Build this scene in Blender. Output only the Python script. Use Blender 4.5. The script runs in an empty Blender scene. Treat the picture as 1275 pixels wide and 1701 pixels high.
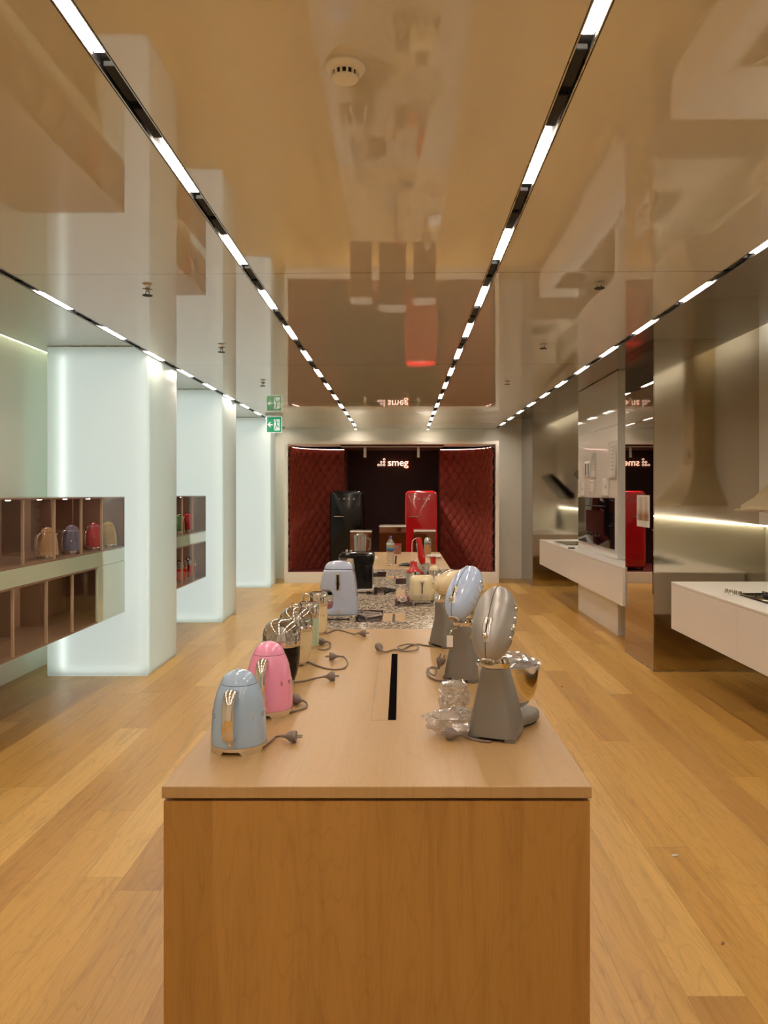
import bpy, bmesh, math, random
from mathutils import Vector, Matrix, noise
SC = bpy.context.scene
COL = SC.collection
PI = math.pi
# ------------------------------------------------------------------ camera, world, exposure
CAMH = 1.62
cam = bpy.data.cameras.new('camera'); camo = bpy.data.objects.new('camera', cam); COL.objects.link(camo)
camo.location = (0, 0, CAMH); camo.rotation_euler = (PI/2, 0, 0)
cam.sensor_fit = 'VERTICAL'; cam.sensor_height = 36.0; cam.sensor_width = 36.0*1275/1701
cam.lens = 1280/1701*36; cam.shift_x = -28.5/1701; cam.shift_y = -31.5/1701
cam.clip_start = 0.05; cam.clip_end = 100
SC.camera = camo
w = bpy.data.worlds.new('world'); SC.world = w; w.use_nodes = True
w.node_tree.nodes['Background'].inputs[0].default_value = (.02, .02, .02, 1)
w.node_tree.nodes['Background'].inputs[1].default_value = 0.2
SC.view_settings.view_transform = 'Standard'; SC.view_settings.look = 'None'
SC.view_settings.gamma = 1; SC.view_settings.use_curve_mapping = False
SC.view_settings.exposure = 0.0
SC.cycles.use_denoising = True
SC.cycles.max_bounces = 10; SC.cycles.diffuse_bounces = 5; SC.cycles.glossy_bounces = 6
SC.cycles.transparent_max_bounces = 12; SC.cycles.transmission_bounces = 8
SC.cycles.sample_clamp_indirect = 6; SC.cycles.caustics_refractive = False; SC.cycles.caustics_reflective = True
LED_STR = 108.0; LED_COL = (1.0, .86, .72)
COLUMN_STR = 1.05; COLUMN_COL = (.97, 1.0, .99)
COVE_STR = 14.0; COVE_COL = (1.0, .92, .76)

# ------------------------------------------------------------------ materials
def lin(c):
    return tuple(((v/255)/12.92 if v/255 <= .04045 else ((v/255+.055)/1.055)**2.4) for v in c)
def pmat(name, col, rough=.5, metal=0.0, ior=1.45, coat=0.0, trans=0.0, emis=None, estr=0, alpha=1, bump=None, sheen=0, aniso=0):
    m = bpy.data.materials.new(name); m.use_nodes = True; nt = m.node_tree; b = nt.nodes['Principled BSDF']
    b.inputs['Base Color'].default_value = (*col, 1); b.inputs['Roughness'].default_value = rough
    b.inputs['Metallic'].default_value = metal; b.inputs['IOR'].default_value = ior
    b.inputs['Coat Weight'].default_value = coat; b.inputs['Transmission Weight'].default_value = trans
    b.inputs['Alpha'].default_value = alpha; b.inputs['Anisotropic'].default_value = aniso
    if coat: b.inputs['Coat Roughness'].default_value = .03
    if sheen:
        b.inputs['Sheen Weight'].default_value = sheen; b.inputs['Sheen Roughness'].default_value = .4
        b.inputs['Sheen Tint'].default_value = (1, .35, .2, 1)
    if emis: b.inputs['Emission Color'].default_value = (*emis, 1); b.inputs['Emission Strength'].default_value = estr
    # every surface gets a little procedural life: fine roughness variation
    tc = nt.nodes.new('ShaderNodeTexCoord'); n = nt.nodes.new('ShaderNodeTexNoise'); n.inputs['Scale'].default_value = bump[0] if bump else 12
    nt.links.new(tc.outputs['Object'], n.inputs['Vector'])
    if bump:
        bp = nt.nodes.new('ShaderNodeBump'); bp.inputs['Strength'].default_value = bump[1]; bp.inputs['Distance'].default_value = bump[2]
        nt.links.new(n.outputs['Fac'], bp.inputs['Height']); nt.links.new(bp.outputs['Normal'], b.inputs['Normal'])
    mr = nt.nodes.new('ShaderNodeMapRange'); mr.inputs['To Min'].default_value = rough*.85; mr.inputs['To Max'].default_value = rough*1.15
    nt.links.new(n.outputs['Fac'], mr.inputs['Value']); nt.links.new(mr.outputs['Result'], b.inputs['Roughness'])
    return m
def emat(name, col, s):
    m = bpy.data.materials.new(name); m.use_nodes = True; nt = m.node_tree; nt.nodes.clear()
    e = nt.nodes.new('ShaderNodeEmission'); o = nt.nodes.new('ShaderNodeOutputMaterial')
    e.inputs[0].default_value = (*col, 1); e.inputs[1].default_value = s
    nt.links.new(e.outputs[0], o.inputs[0]); return m
class N:
    """tiny node-graph helper"""
    def __init__(s, nt): s.nt = nt
    def new(s, t, **k):
        n = s.nt.nodes.new(t)
        for a, v in k.items(): setattr(n, a, v)
        return n
    def L(s, a, b): s.nt.links.new(a, b)
    def math(s, op, a, b=None, c=None):
        n = s.new('ShaderNodeMath', operation=op)
        for i, v in enumerate((a, b, c)):
            if v is None: continue
            if isinstance(v, (int, float)): n.inputs[i].default_value = v
            else: s.L(v, n.inputs[i])
        return n.outputs[0]
    def comb(s, x, y, z):
        n = s.new('ShaderNodeCombineXYZ')
        for i, v in enumerate((x, y, z)):
            if isinstance(v, (int, float)): n.inputs[i].default_value = v
            else: s.L(v, n.inputs[i])
        return n.outputs[0]
    def ramp(s, fac, stops, interp='LINEAR'):
        n = s.new('ShaderNodeValToRGB'); n.color_ramp.interpolation = interp
        el = n.color_ramp.elements
        while len(el) < len(stops): el.new(.5)
        for e, (p, c) in zip(el, stops): e.position = p; e.color = (*c, 1)
        s.L(fac, n.inputs[0]); return n.outputs[0]
    def mix(s, fac, a, b, mode='MIX'):
        n = s.new('ShaderNodeMix', data_type='RGBA', blend_type=mode)
        for sock, v in ((n.inputs[0], fac), (n.inputs[6], a), (n.inputs[7], b)):
            if isinstance(v, (int, float)): sock.default_value = v
            elif isinstance(v, tuple): sock.default_value = (*v, 1)
            else: s.L(v, sock)
        return n.outputs[2]
def wood(name, cols, across='X', along='Y', pw=.19, pl=2.1, gap=.0012, rough=.35, grain=1.0, coat=.0, seed=0, gapdark=.45):
    m = bpy.data.materials.new(name); m.use_nodes = True; nt = m.node_tree; b = nt.nodes['Principled BSDF']; g = N(nt)
    tc = g.new('ShaderNodeTexCoord'); sp = g.new('ShaderNodeSeparateXYZ'); g.L(tc.outputs['Object'], sp.inputs[0])
    U = sp.outputs[across]; V = sp.outputs[along]
    u = g.math('DIVIDE', g.math('ADD', U, 50+seed), pw); ui = g.math('FLOOR', u); uf = g.math('SUBTRACT', u, ui)
    wn = g.new('ShaderNodeTexWhiteNoise', noise_dimensions='1D'); g.L(ui, wn.inputs['W'])
    v = g.math('ADD', g.math('DIVIDE', g.math('ADD', V, 50), pl), wn.outputs['Value']); vi = g.math('FLOOR', v); vf = g.math('SUBTRACT', v, vi)
    wn2 = g.new('ShaderNodeTexWhiteNoise', noise_dimensions='2D'); g.L(g.comb(ui, vi, 0), wn2.inputs['Vector'])
    base = g.ramp(wn2.outputs['Value'], [(0, cols[0]), (.35, cols[1]), (.7, cols[2]), (1, cols[3])])
    off = g.math('MULTIPLY', wn2.outputs['Value'], 37.0)
    # long soft grain
    n1 = g.new('ShaderNodeTexNoise'); n1.inputs['Scale'].default_value = 1; n1.inputs['Detail'].default_value = 6; n1.inputs['Roughness'].default_value = .62
    g.L(g.comb(g.math('ADD', g.math('MULTIPLY', U, 26), off), g.math('MULTIPLY', V, 1.6), off), n1.inputs['Vector'])
    n1.inputs['Distortion'].default_value = .6
    gr = g.ramp(n1.outputs['Fac'], [(.3, (.70, .66, .6)), (.5, (1, 1, 1)), (.72, (1.10, 1.08, 1.05))])
    c = g.mix(.75*grain, base, gr, 'MULTIPLY')
    # cathedral rings
    n2 = g.new('ShaderNodeTexNoise'); n2.inputs['Scale'].default_value = 1; n2.inputs['Detail'].default_value = 2
    g.L(g.comb(g.math('ADD', g.math('MULTIPLY', U, 5.5), off), g.math('MULTIPLY', V, .75), off), n2.inputs['Vector'])
    rg = g.math('FRACT', g.math('MULTIPLY', n2.outputs['Fac'], 24))
    rr = g.ramp(rg, [(0, (.74, .68, .6)), (.16, (1, 1, 1)), (.9, (1, 1, 1)), (1, (.8, .76, .7))])
    c = g.mix(.42*grain, c, rr, 'MULTIPLY')
    # fine pores
    n3 = g.new('ShaderNodeTexNoise'); n3.inputs['Scale'].default_value = 1; n3.inputs['Detail'].default_value = 3
    g.L(g.comb(g.math('MULTIPLY', U, 260), g.math('MULTIPLY', V, 9), off), n3.inputs['Vector'])
    pr = g.ramp(n3.outputs['Fac'], [(.35, (.8, .76, .7)), (.5, (1, 1, 1))])
    c = g.mix(.35*grain, c, pr, 'MULTIPLY')
    if gap:
        e1 = g.math('LESS_THAN', uf, gap/pw); e2 = g.math('LESS_THAN', vf, gap*1.3/pl)
        e = g.math('MULTIPLY', g.math('MAXIMUM', e1, e2), gapdark)
        c = g.mix(e, c, (.05, .025, .01))
    g.L(c, b.inputs['Base Color']); b.inputs['Roughness'].default_value = rough
    mr = g.new('ShaderNodeMapRange'); mr.inputs['To Min'].default_value = rough*.8; mr.inputs['To Max'].default_value = rough*1.25
    g.L(n1.outputs['Fac'], mr.inputs['Value']); g.L(mr.outputs['Result'], b.inputs['Roughness'])
    b.inputs['Coat Weight'].default_value = coat; b.inputs['Coat Roughness'].default_value = .15
    bp = g.new('ShaderNodeBump'); bp.inputs['Strength'].default_value = .08; bp.inputs['Distance'].default_value = .002
    g.L(n3.outputs['Fac'], bp.inputs['Height']); g.L(bp.outputs['Normal'], b.inputs['Normal'])
    return m
M = {}
M['floor'] = wood('oak_floor', [(.49, .265, .062), (.59, .345, .085), (.64, .385, .10), (.72, .46, .14)], pw=.19, pl=2.0, rough=.33, gapdark=.5)
M['tablewood'] = wood('pale_oak_top', [(.44, .28, .122), (.46, .295, .13), (.47, .305, .135), (.49, .32, .145)], pw=.33, pl=9.0, gap=.0, rough=.38, grain=.40)
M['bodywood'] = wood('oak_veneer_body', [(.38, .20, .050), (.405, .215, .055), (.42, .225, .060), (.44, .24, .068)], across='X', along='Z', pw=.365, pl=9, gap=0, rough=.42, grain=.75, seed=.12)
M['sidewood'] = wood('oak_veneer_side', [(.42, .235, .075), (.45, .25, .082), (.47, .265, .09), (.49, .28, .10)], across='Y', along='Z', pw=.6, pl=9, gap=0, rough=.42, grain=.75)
M['chrome'] = pmat('chrome', (.80, .78, .76), .07, 1)
M['steel'] = pmat('brushed_steel', (.60, .58, .55), .28, 1)
M['silver'] = pmat('silver_paint', (.40, .39, .375), .40, .55, coat=.15)
M['standgrey'] = pmat('stand_grey', (.235, .22, .20), .42, .35)
M['black'] = pmat('black_gloss', (.004, .0035, .0035), .14, ior=1.32, coat=.08)
M['blackmatt'] = pmat('black_matt', (.012, .011, .011), .5)
M['void'] = pmat('slot_black', (.004, .003, .003), .9, ior=1.05)
M['rubber'] = pmat('black_rubber', (.012, .012, .012), .7)
M['paleblue'] = pmat('pale_blue_enamel', lin((166, 194, 226)), .16, coat=.8)
M['machineblue'] = pmat('grey_blue_enamel', lin((180, 194, 222)), .2, coat=.7)
M['mixerblue'] = pmat('light_blue_enamel', lin((186, 208, 246)), .16, coat=.8)
M['pink'] = pmat('pink_enamel', lin((246, 160, 200)), .16, coat=.8)
M['cream'] = pmat('cream_enamel', lin((232, 217, 178)), .18, coat=.7)
M['mint'] = pmat('mint_enamel', lin((182, 208, 184)), .18, coat=.7)
M['yellow'] = pmat('yellow_enamel', lin((196, 172, 92)), .18, coat=.7)
M['slate'] = pmat('slate_blue_enamel', lin((140, 145, 180)), .18, coat=.7)
M['rose'] = pmat('rose_enamel', lin((220, 92, 105)), .18, coat=.7)
M['sand'] = pmat('sand_enamel', lin((222, 192, 150)), .18, coat=.7)
M['green'] = pmat('leaf_green_enamel', lin((96, 150, 88)), .18, coat=.7)
M['red'] = pmat('red_enamel', lin((196, 16, 22)), .16, coat=.9)
M['fridgered'] = pmat('red_fridge_enamel', (.38, .006, .010), .16, coat=.5)
M['cord'] = pmat('grey_cord', lin((132, 118, 108)), .5)
M['lightcord'] = pmat('light_grey_cord', lin((178, 166, 158)), .45)
M['plug'] = pmat('grey_plug', lin((128, 116, 110)), .45)
M['white'] = pmat('white_paint', lin((236, 234, 228)), .45)
M['gloss_white'] = pmat('gloss_white', lin((236, 234, 228)), .08, coat=.4)
M['counter'] = pmat('white_stone', lin((234, 230, 226)), .3, bump=(60, .04, .001))
M['wallback'] = pmat('wall_beige', lin((236, 232, 220)), .6)
M['wallleft'] = pmat('wall_pale_green', lin((238, 240, 226)), .45)
M['paper'] = pmat('paper', lin((214, 210, 204)), .7)
M['ink'] = pmat('ink', lin((60, 55, 52)), .7)
M['inklight'] = pmat('faint_ink', lin((168, 160, 154)), .7)
M['brownpanel'] = pmat('brown_lacquer', lin((196, 166, 144)), .3, coat=.2)
M['browndark'] = pmat('brown_lacquer_frame', lin((138, 114, 98)), .3, coat=.2)
M['paleline'] = pmat('pale_edge', lin((190, 172, 150)), .35)
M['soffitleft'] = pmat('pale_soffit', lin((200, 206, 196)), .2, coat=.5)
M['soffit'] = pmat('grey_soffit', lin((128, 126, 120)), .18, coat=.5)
M['ovenglass'] = pmat('black_glass', (.006, .004, .005), .06, ior=1.3)
M['darkinset'] = pmat('dark_brown_mirror', (.035, .018, .018), .12, coat=.7)
M['satin'] = pmat('satin_steel_wall', (.57, .51, .41), .085, 1)
M['mirror'] = pmat('bronze_mirror', (.46, .40, .35), .015, 1)
M['burgundy'] = pmat('burgundy_wall', (.030, .006, .005), .7, sheen=.15)
M['velvet'] = pmat('red_velvet', (.18, .020, .009), .8, sheen=.3)
M['velvetbutton'] = pmat('velvet_button', (.05, .006, .004), .8)
M['splash'] = pmat('splashback_glass', lin((186, 186, 168)), .15, coat=.4)
M['bandglass'] = pmat('pale_green_glass', lin((196, 222, 208)), .06, ior=1.8, coat=.5)
M['caselight'] = emat('case_downlight', (1, .85, .72), 110)
M['liner'] = pmat('lit_white_liner', lin((225, 230, 224)), .6, emis=(.95, 1.0, .97), estr=.42)
M['carpet'] = pmat('alcove_carpet', (.16, .018, .012), .9, bump=(200, .4, .004))
M['signgreen'] = pmat('exit_green', (.0, .26, .13), .3, emis=(.0, .30, .15), estr=.55)
M['signwhite'] = pmat('exit_white', (.8, .85, .8), .3, emis=(.75, .9, .8), estr=.6)
M['led'] = emat('led_diffuser', LED_COL, LED_STR)
M['covewhite'] = emat('cool_cove_strip', (.97, 1.0, .86), COVE_STR*8.5)
M['cove'] = emat('cove_strip', COVE_COL, COVE_STR)
M['core'] = emat('lightbox_core', COLUMN_COL, COLUMN_STR)
M['corestrip'] = emat('lightbox_strip', COLUMN_COL, COLUMN_STR*3.2)
M['neon'] = emat('neon_tube', (1, .62, .46), 2.6)
M['plinthmirror'] = pmat('dark_red_mirror', (.20, .10, .075), .05, 1)
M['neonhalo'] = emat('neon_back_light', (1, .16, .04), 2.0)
M['alcoveled'] = emat('alcove_strip', (1, .62, .50), 7)
M['spotface'] = emat('spot_face', (1, .9, .8), 40)
# gloss ceiling with joints
def ceiling_mat():
    m = bpy.data.materials.new('lacquered_ceiling'); m.use_nodes = True; nt = m.node_tree; b = nt.nodes['Principled BSDF']; g = N(nt)
    tc = g.new('ShaderNodeTexCoord'); sp = g.new('ShaderNodeSeparateXYZ'); g.L(tc.outputs['Object'], sp.inputs[0])
    Y = g.math('ADD', sp.outputs['Y'], g.math('MULTIPLY', sp.outputs['X'], .018))
    f = g.math('ABSOLUTE', g.math('SUBTRACT', g.math('FRACT', g.math('DIVIDE', g.math('ADD', Y, 30.49-4.26), 3.05)), .5))
    line = g.math('GREATER_THAN', f, .5-.0012)
    c = g.mix(line, lin((214, 210, 198)), lin((110, 92, 76)))
    g.L(c, b.inputs['Base Color']); b.inputs['Roughness'].default_value = .025; b.inputs['IOR'].default_value = 1.95
    n = g.new('ShaderNodeTexNoise'); n.inputs['Scale'].default_value = 1.1; n.inputs['Detail'].default_value = 1
    g.L(tc.outputs['Object'], n.inputs['Vector'])
    bp = g.new('ShaderNodeBump'); bp.inputs['Strength'].default_value = .022; bp.inputs['Distance'].default_value = .02
    g.L(n.outputs['Fac'], bp.inputs['Height']); g.L(bp.outputs['Normal'], b.inputs['Normal'])
    return m
M['ceiling'] = ceiling_mat()
def frosted():
    m = bpy.data.materials.new('frosted_glass'); m.use_nodes = True; nt = m.node_tree; nt.nodes.clear(); g = N(nt)
    o = g.new('ShaderNodeOutputMaterial'); t = g.new('ShaderNodeBsdfTranslucent'); d = g.new('ShaderNodeBsdfDiffuse'); gl = g.new('ShaderNodeBsdfGlossy')
    t.inputs[0].default_value = (.86, .95, .89, 1); d.inputs[0].default_value = (.62, .68, .63, 1); gl.inputs['Roughness'].default_value = .42
    tc = g.new('ShaderNodeTexCoord'); n = g.new('ShaderNodeTexNoise'); n.inputs['Scale'].default_value = .9; g.L(tc.outputs['Object'], n.inputs[0])
    mr = g.new('ShaderNodeMapRange'); mr.inputs['To Min'].default_value = .38; mr.inputs['To Max'].default_value = .44; g.L(n.outputs['Fac'], mr.inputs['Value'])
    a = g.new('ShaderNodeMixShader'); g.L(mr.outputs['Result'], a.inputs[0]); g.L(t.outputs[0], a.inputs[1]); g.L(d.outputs[0], a.inputs[2])
    fr = g.new('ShaderNodeFresnel'); fr.inputs[0].default_value = 1.45
    b = g.new('ShaderNodeMixShader'); g.L(fr.outputs[0], b.inputs[0]); g.L(a.outputs[0], b.inputs[1]); g.L(gl.outputs[0], b.inputs[2])
    g.L(b.outputs[0], o.inputs[0]); return m
M['frosted'] = frosted()
def clear(name, tint, gfac=.12, rough=.03, body=None, bodyfac=0, cap=None):
    """thin clear film or thin glass: see-through with a gloss on top"""
    m = bpy.data.materials.new(name); m.use_nodes = True; nt = m.node_tree; nt.nodes.clear(); g = N(nt)
    o = g.new('ShaderNodeOutputMaterial'); t = g.new('ShaderNodeBsdfTransparent'); gl = g.new('ShaderNodeBsdfGlossy')
    t.inputs[0].default_value = (*tint, 1); gl.inputs['Roughness'].default_value = rough
    lw = g.new('ShaderNodeLayerWeight'); lw.inputs[0].default_value = .35
    f = g.math('ADD', g.math('MULTIPLY', lw.outputs['Facing'], .55), gfac)
    if cap: f = g.math('MINIMUM', f, cap)
    a = g.new('ShaderNodeMixShader'); g.L(f, a.inputs[0]); g.L(t.outputs[0], a.inputs[1]); g.L(gl.outputs[0], a.inputs[2])
    out = a.outputs[0]
    if body:
        d = g.new('ShaderNodeBsdfDiffuse'); d.inputs[0].default_value = (*body, 1)
        b = g.new('ShaderNodeMixShader'); b.inputs[0].default_value = bodyfac; g.L(out, b.inputs[1]); g.L(d.outputs[0], b.inputs[2]); out = b.outputs[0]
    g.L(out, o.inputs[0]); return m
M['film'] = clear('clear_plastic_film', (.93, .92, .92), .10, .12, (.8, .78, .76), .16)
M['glass'] = clear('clear_glass', (.93, .94, .93), .10, .02, (.8, .8, .8), .07)
M['dome'] = clear('smoked_clear_dome', (.74, .72, .70), .22, .03)
M['vitrine'] = clear('vitrine_glass', (.93, .91, .89), .02, .03, cap=.07)
def terrazzo():
    m = bpy.data.materials.new('terrazzo'); m.use_nodes = True; nt = m.node_tree; b = nt.nodes['Principled BSDF']; g = N(nt)
    tc = g.new('ShaderNodeTexCoord'); v = g.new('ShaderNodeTexVoronoi'); v.inputs['Scale'].default_value = 92
    g.L(tc.outputs['Object'], v.inputs['Vector']); s = g.new('ShaderNodeSeparateColor'); g.L(v.outputs['Color'], s.inputs[0])
    c = g.ramp(s.outputs[0], [(0, (.035, .025, .02)), (.20, (.16, .12, .09)), (.36, (.36, .29, .21)), (.62, (.52, .44, .34)), (.85, (.68, .61, .50))], 'CONSTANT')
    g.L(c, b.inputs['Base Color']); b.inputs['Roughness'].default_value = .25; return m
M['terrazzo'] = terrazzo()

# ------------------------------------------------------------------ mesh helpers
class MB:
    def __init__(s): s.bm = bmesh.new()
    def box(s, x0, x1, y0, y1, z0, z1, bev=0, seg=2):
        b = bmesh.new(); bmesh.ops.create_cube(b, size=1)
        bmesh.ops.scale(b, vec=(x1-x0, y1-y0, z1-z0), verts=b.verts); bmesh.ops.translate(b, vec=((x0+x1)/2, (y0+y1)/2, (z0+z1)/2), verts=b.verts)
        if bev: bmesh.ops.bevel(b, geom=list(b.edges), offset=bev, segments=seg, affect='EDGES', profile=.5)
        s.add(b); return s
    def add(s, b, mat=None):
        if mat is not None: bmesh.ops.transform(b, matrix=mat, verts=b.verts)
        me = bpy.data.meshes.new('tmp'); b.to_mesh(me); b.free(); s.bm.from_mesh(me); bpy.data.meshes.remove(me); return s
    def lathe(s, prof, segs=40, c=(0, 0, 0), mat=None, mod=None):
        b = bmesh.new(); rings = []
        for (r, z) in prof:
            if r < 1e-6: rings.append([b.verts.new((0, 0, z))])
            else:
                ring = []
                for k in range(segs):
                    a = 2*PI*k/segs; p = (r*math.cos(a), r*math.sin(a), z)
                    if mod: p = mod(p, a)
                    ring.append(b.verts.new(p))
                rings.append(ring)
        for A, B in zip(rings, rings[1:]):
            for k in range(segs):
                k2 = (k+1) % segs
                if len(A) == 1 and len(B) == 1: continue
                if len(A) == 1: b.faces.new((A[0], B[k2], B[k]))
                elif len(B) == 1: b.faces.new((A[k], A[k2], B[0]))
                else: b.faces.new((A[k], A[k2], B[k2], B[k]))
        bmesh.ops.translate(b, vec=c, verts=b.verts)
        return s.add(b, mat)
    def loft(s, secs, cap=True, mat=None):
        b = bmesh.new(); R = [[b.verts.new(p) for p in sec] for sec in secs]; n = len(R[0])
        for A, B in zip(R, R[1:]):
            for k in range(n): b.faces.new((A[k], A[(k+1) % n], B[(k+1) % n], B[k]))
        if cap: b.faces.new(list(reversed(R[0]))); b.faces.new(R[-1])
        return s.add(b, mat)
    def tube(s, pts, r, n=10, smooth=3, ry=None, up=None):
        P = [Vector(p) for p in pts]
        if smooth and len(P) > 2: P = catmull(P, smooth)
        rs = r if isinstance(r, (list, tuple)) else [r]
        b = bmesh.new(); rings = []; upv = Vector(up) if up else None; prev = None
        for i, p in enumerate(P):
            t = (P[min(i+1, len(P)-1)]-P[max(i-1, 0)]).normalized()
            if upv is None:
                if prev is None: side = t.orthogonal().normalized()
                else: side = (prev-t*prev.dot(t)).normalized()
                prev = side
            else: side = t.cross(upv).normalized()
            nn = side.cross(t).normalized()
            rad = rs[0] if len(rs) == 1 else rs[min(len(rs)-1, int(i/(len(P)-1)*(len(rs)-1)+.5))]
            r2 = rad if ry is None else ry*rad/rs[0]
            rings.append([b.verts.new(p+side*rad*math.cos(2*PI*k/n)+nn*r2*math.sin(2*PI*k/n)) for k in range(n)])
        for A, B in zip(rings, rings[1:]):
            for k in range(n): b.faces.new((A[k], A[(k+1) % n], B[(k+1) % n], B[k]))
        b.faces.new(list(reversed(rings[0]))); b.faces.new(rings[-1])
        return s.add(b)
    def prism(s, poly, a0, a1, axis='z', bev=0, seg=3):
        """polygon extruded along an axis; poly gives the two other coordinates"""
        b = bmesh.new()
        def P(u, v, w): return {'z': (u, v, w), 'y': (u, w, v), 'x': (w, u, v)}[axis]
        A = [b.verts.new(P(u, v, a0)) for u, v in poly]; B = [b.verts.new(P(u, v, a1)) for u, v in poly]; n = len(poly)
        fa = b.faces.new(A); fb = b.faces.new(B)
        for k in range(n): b.faces.new((A[k], A[(k+1) % n], B[(k+1) % n], B[k]))
        bmesh.ops.recalc_face_normals(b, faces=b.faces)
        if bev:
            ed = [e for e in b.edges if (e in fa.edges[:] or e in fb.edges[:])]
            bmesh.ops.bevel(b, geom=ed, offset=bev, segments=seg, affect='EDGES', profile=.5)
        return s.add(b)
    def ball(s, c, r, sc=(1, 1, 1), sub=3):
        b = bmesh.new(); bmesh.ops.create_icosphere(b, subdivisions=sub, radius=r); bmesh.ops.scale(b, vec=sc, verts=b.verts); bmesh.ops.translate(b, vec=c, verts=b.verts)
        return s.add(b)
    def cyl(s, c, r, h, axis='z', n=24, r2=None):
        mat = Matrix.Translation(c) @ {'z': Matrix(), 'y': Matrix.Rotation(-PI/2, 4, 'X'), 'x': Matrix.Rotation(PI/2, 4, 'Y')}[axis]
        r2 = r if r2 is None else r2
        return s.lathe([(0, 0), (r, 0), (r2, h), (0, h)], n, mat=mat)
    def text(s, t, size, ext, mat, align='CENTER'):
        cu = bpy.data.curves.new('t', 'FONT'); cu.body = t; cu.size = size; cu.extrude = ext; cu.align_x = align; cu.align_y = 'CENTER'; cu.resolution_u = 3
        o = bpy.data.objects.new('t', cu); COL.objects.link(o); dg = bpy.context.evaluated_depsgraph_get()
        me = bpy.data.meshes.new_from_object(o.evaluated_get(dg)); b = bmesh.new(); b.from_mesh(me)
        bpy.data.objects.remove(o); bpy.data.curves.remove(cu); bpy.data.meshes.remove(me)
        return s.add(b, mat)
    def xf(s, mat): bmesh.ops.transform(s.bm, matrix=mat, verts=s.bm.verts); return s
    def build(s, name, mat, parent=None, smooth=True, label=None, sharp=35):
        bmesh.ops.recalc_face_normals(s.bm, faces=s.bm.faces)
        me = bpy.data.meshes.new(name); s.bm.to_mesh(me); s.bm.free()
        me.materials.append(mat)
        if smooth:
            for p in me.polygons: p.use_smooth = True
            me.set_sharp_from_angle(angle=math.radians(sharp))
        o = bpy.data.objects.new(name, me); COL.objects.link(o)
        if parent: o.parent = parent
        if label: o['label'] = label
        return o
def catmull(P, sub):
    out = []
    for i in range(len(P)-1):
        p0 = P[max(i-1, 0)]; p1 = P[i]; p2 = P[i+1]; p3 = P[min(i+2, len(P)-1)]
        for k in range(sub):
            t = k/sub
            out.append(.5*((2*p1)+(-p0+p2)*t+(2*p0-5*p1+4*p2-p3)*t*t+(-p0+3*p1-3*p2+p3)*t**3))
    out.append(P[-1]); return out
def rrect(w, d, z, cx=0, cy=0, e=4.0, n=40):
    out = []
    for k in range(n):
        a = 2*PI*k/n; c, s_ = math.cos(a), math.sin(a)
        out.append((cx+w/2*math.copysign(abs(c)**(2/e), c), cy+d/2*math.copysign(abs(s_)**(2/e), s_), z))
    return out
def thing(name, label, cat, loc=(0, 0, 0), rz=0, group=None):
    o = bpy.data.objects.new(name, None); COL.objects.link(o); o.location = loc; o.rotation_euler = (0, 0, rz)
    o['label'] = label; o['category'] = cat
    if group: o['group'] = group
    o.empty_display_size = .05
    return o
def tag(o, label, cat, group=None):
    o['label'] = label; o['category'] = cat
    if group: o['group'] = group
    return o
def struct(o, label=None):
    o['kind'] = 'structure'
    if label: o['label'] = label
    return o
def loc_pts(t, pts):
    m = (Matrix.Translation(t.location) @ t.rotation_euler.to_matrix().to_4x4()).inverted()
    return [tuple(m @ Vector(p)) for p in pts]

# ------------------------------------------------------------------ the room
ZC = 2.84; TZ = .873
YF, YB = -2.5, 14.6
TX = [-2.197, -.84, .50, 1.79]; HW = .029
struct(MB().box(-3.6, 3.6, YF-.2, 16.2, -.1, 0).build('floor', M['floor'], smooth=False), 'oak plank floor')
edges = [-2.17+0, TX[1], TX[2], 1.79]
spans = [(TX[0]+HW, TX[1]-HW), (TX[1]+HW, TX[2]-HW), (TX[2]+HW, TX[3]-HW)]
mb = MB()
for a, b in spans: mb.box(a, b, YF, YB, ZC, ZC+.06)
struct(mb.build('ceiling', M['ceiling'], smooth=False), 'glossy lacquered beige ceiling panels')
# side soffits, higher than the middle
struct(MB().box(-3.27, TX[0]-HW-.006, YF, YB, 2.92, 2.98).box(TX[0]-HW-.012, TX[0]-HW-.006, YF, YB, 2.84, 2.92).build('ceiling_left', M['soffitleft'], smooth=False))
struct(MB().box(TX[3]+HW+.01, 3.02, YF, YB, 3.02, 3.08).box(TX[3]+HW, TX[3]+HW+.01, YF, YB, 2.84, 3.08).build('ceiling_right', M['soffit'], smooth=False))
struct(MB().box(-3.7, 3.7, YF-.2, 16.2, 3.30, 3.40).build('ceiling_upper', M['wallback'], smooth=False))
struct(MB().box(-3.50, -3.36, YF, YB, 0, 3.30).build('wall_left', M['wallleft'], smooth=False))
struct(MB().box(3.24, 3.40, YF, 6.98, 1.335, 3.30).box(3.24, 3.40, 7.87, 13.4, 1.335, 3.30).build('wall_right', M['white'], smooth=False))
struct(MB().box(3.30, 3.40, YF, 6.98, 0, 1.335).box(3.30, 3.40, 7.87, 13.4, 0, 1.335).build('wall_right_splashback', M['splash'], smooth=False))
struct(MB().box(-3.6, 3.6, YF-.15, YF, 0, 3.3).build('wall_rear', M['wallback'], smooth=False))
# end wall with the opening of the alcove
struct(MB().box(-3.5, -2.04, YB, YB+.12, 0, 3.3).box(1.76, 3.4, YB, YB+.12, 0, 3.3).box(-2.04, 1.76, YB, YB+.12, 2.56, 3.3).build('wall_end', M['wallback'], smooth=False))
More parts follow.
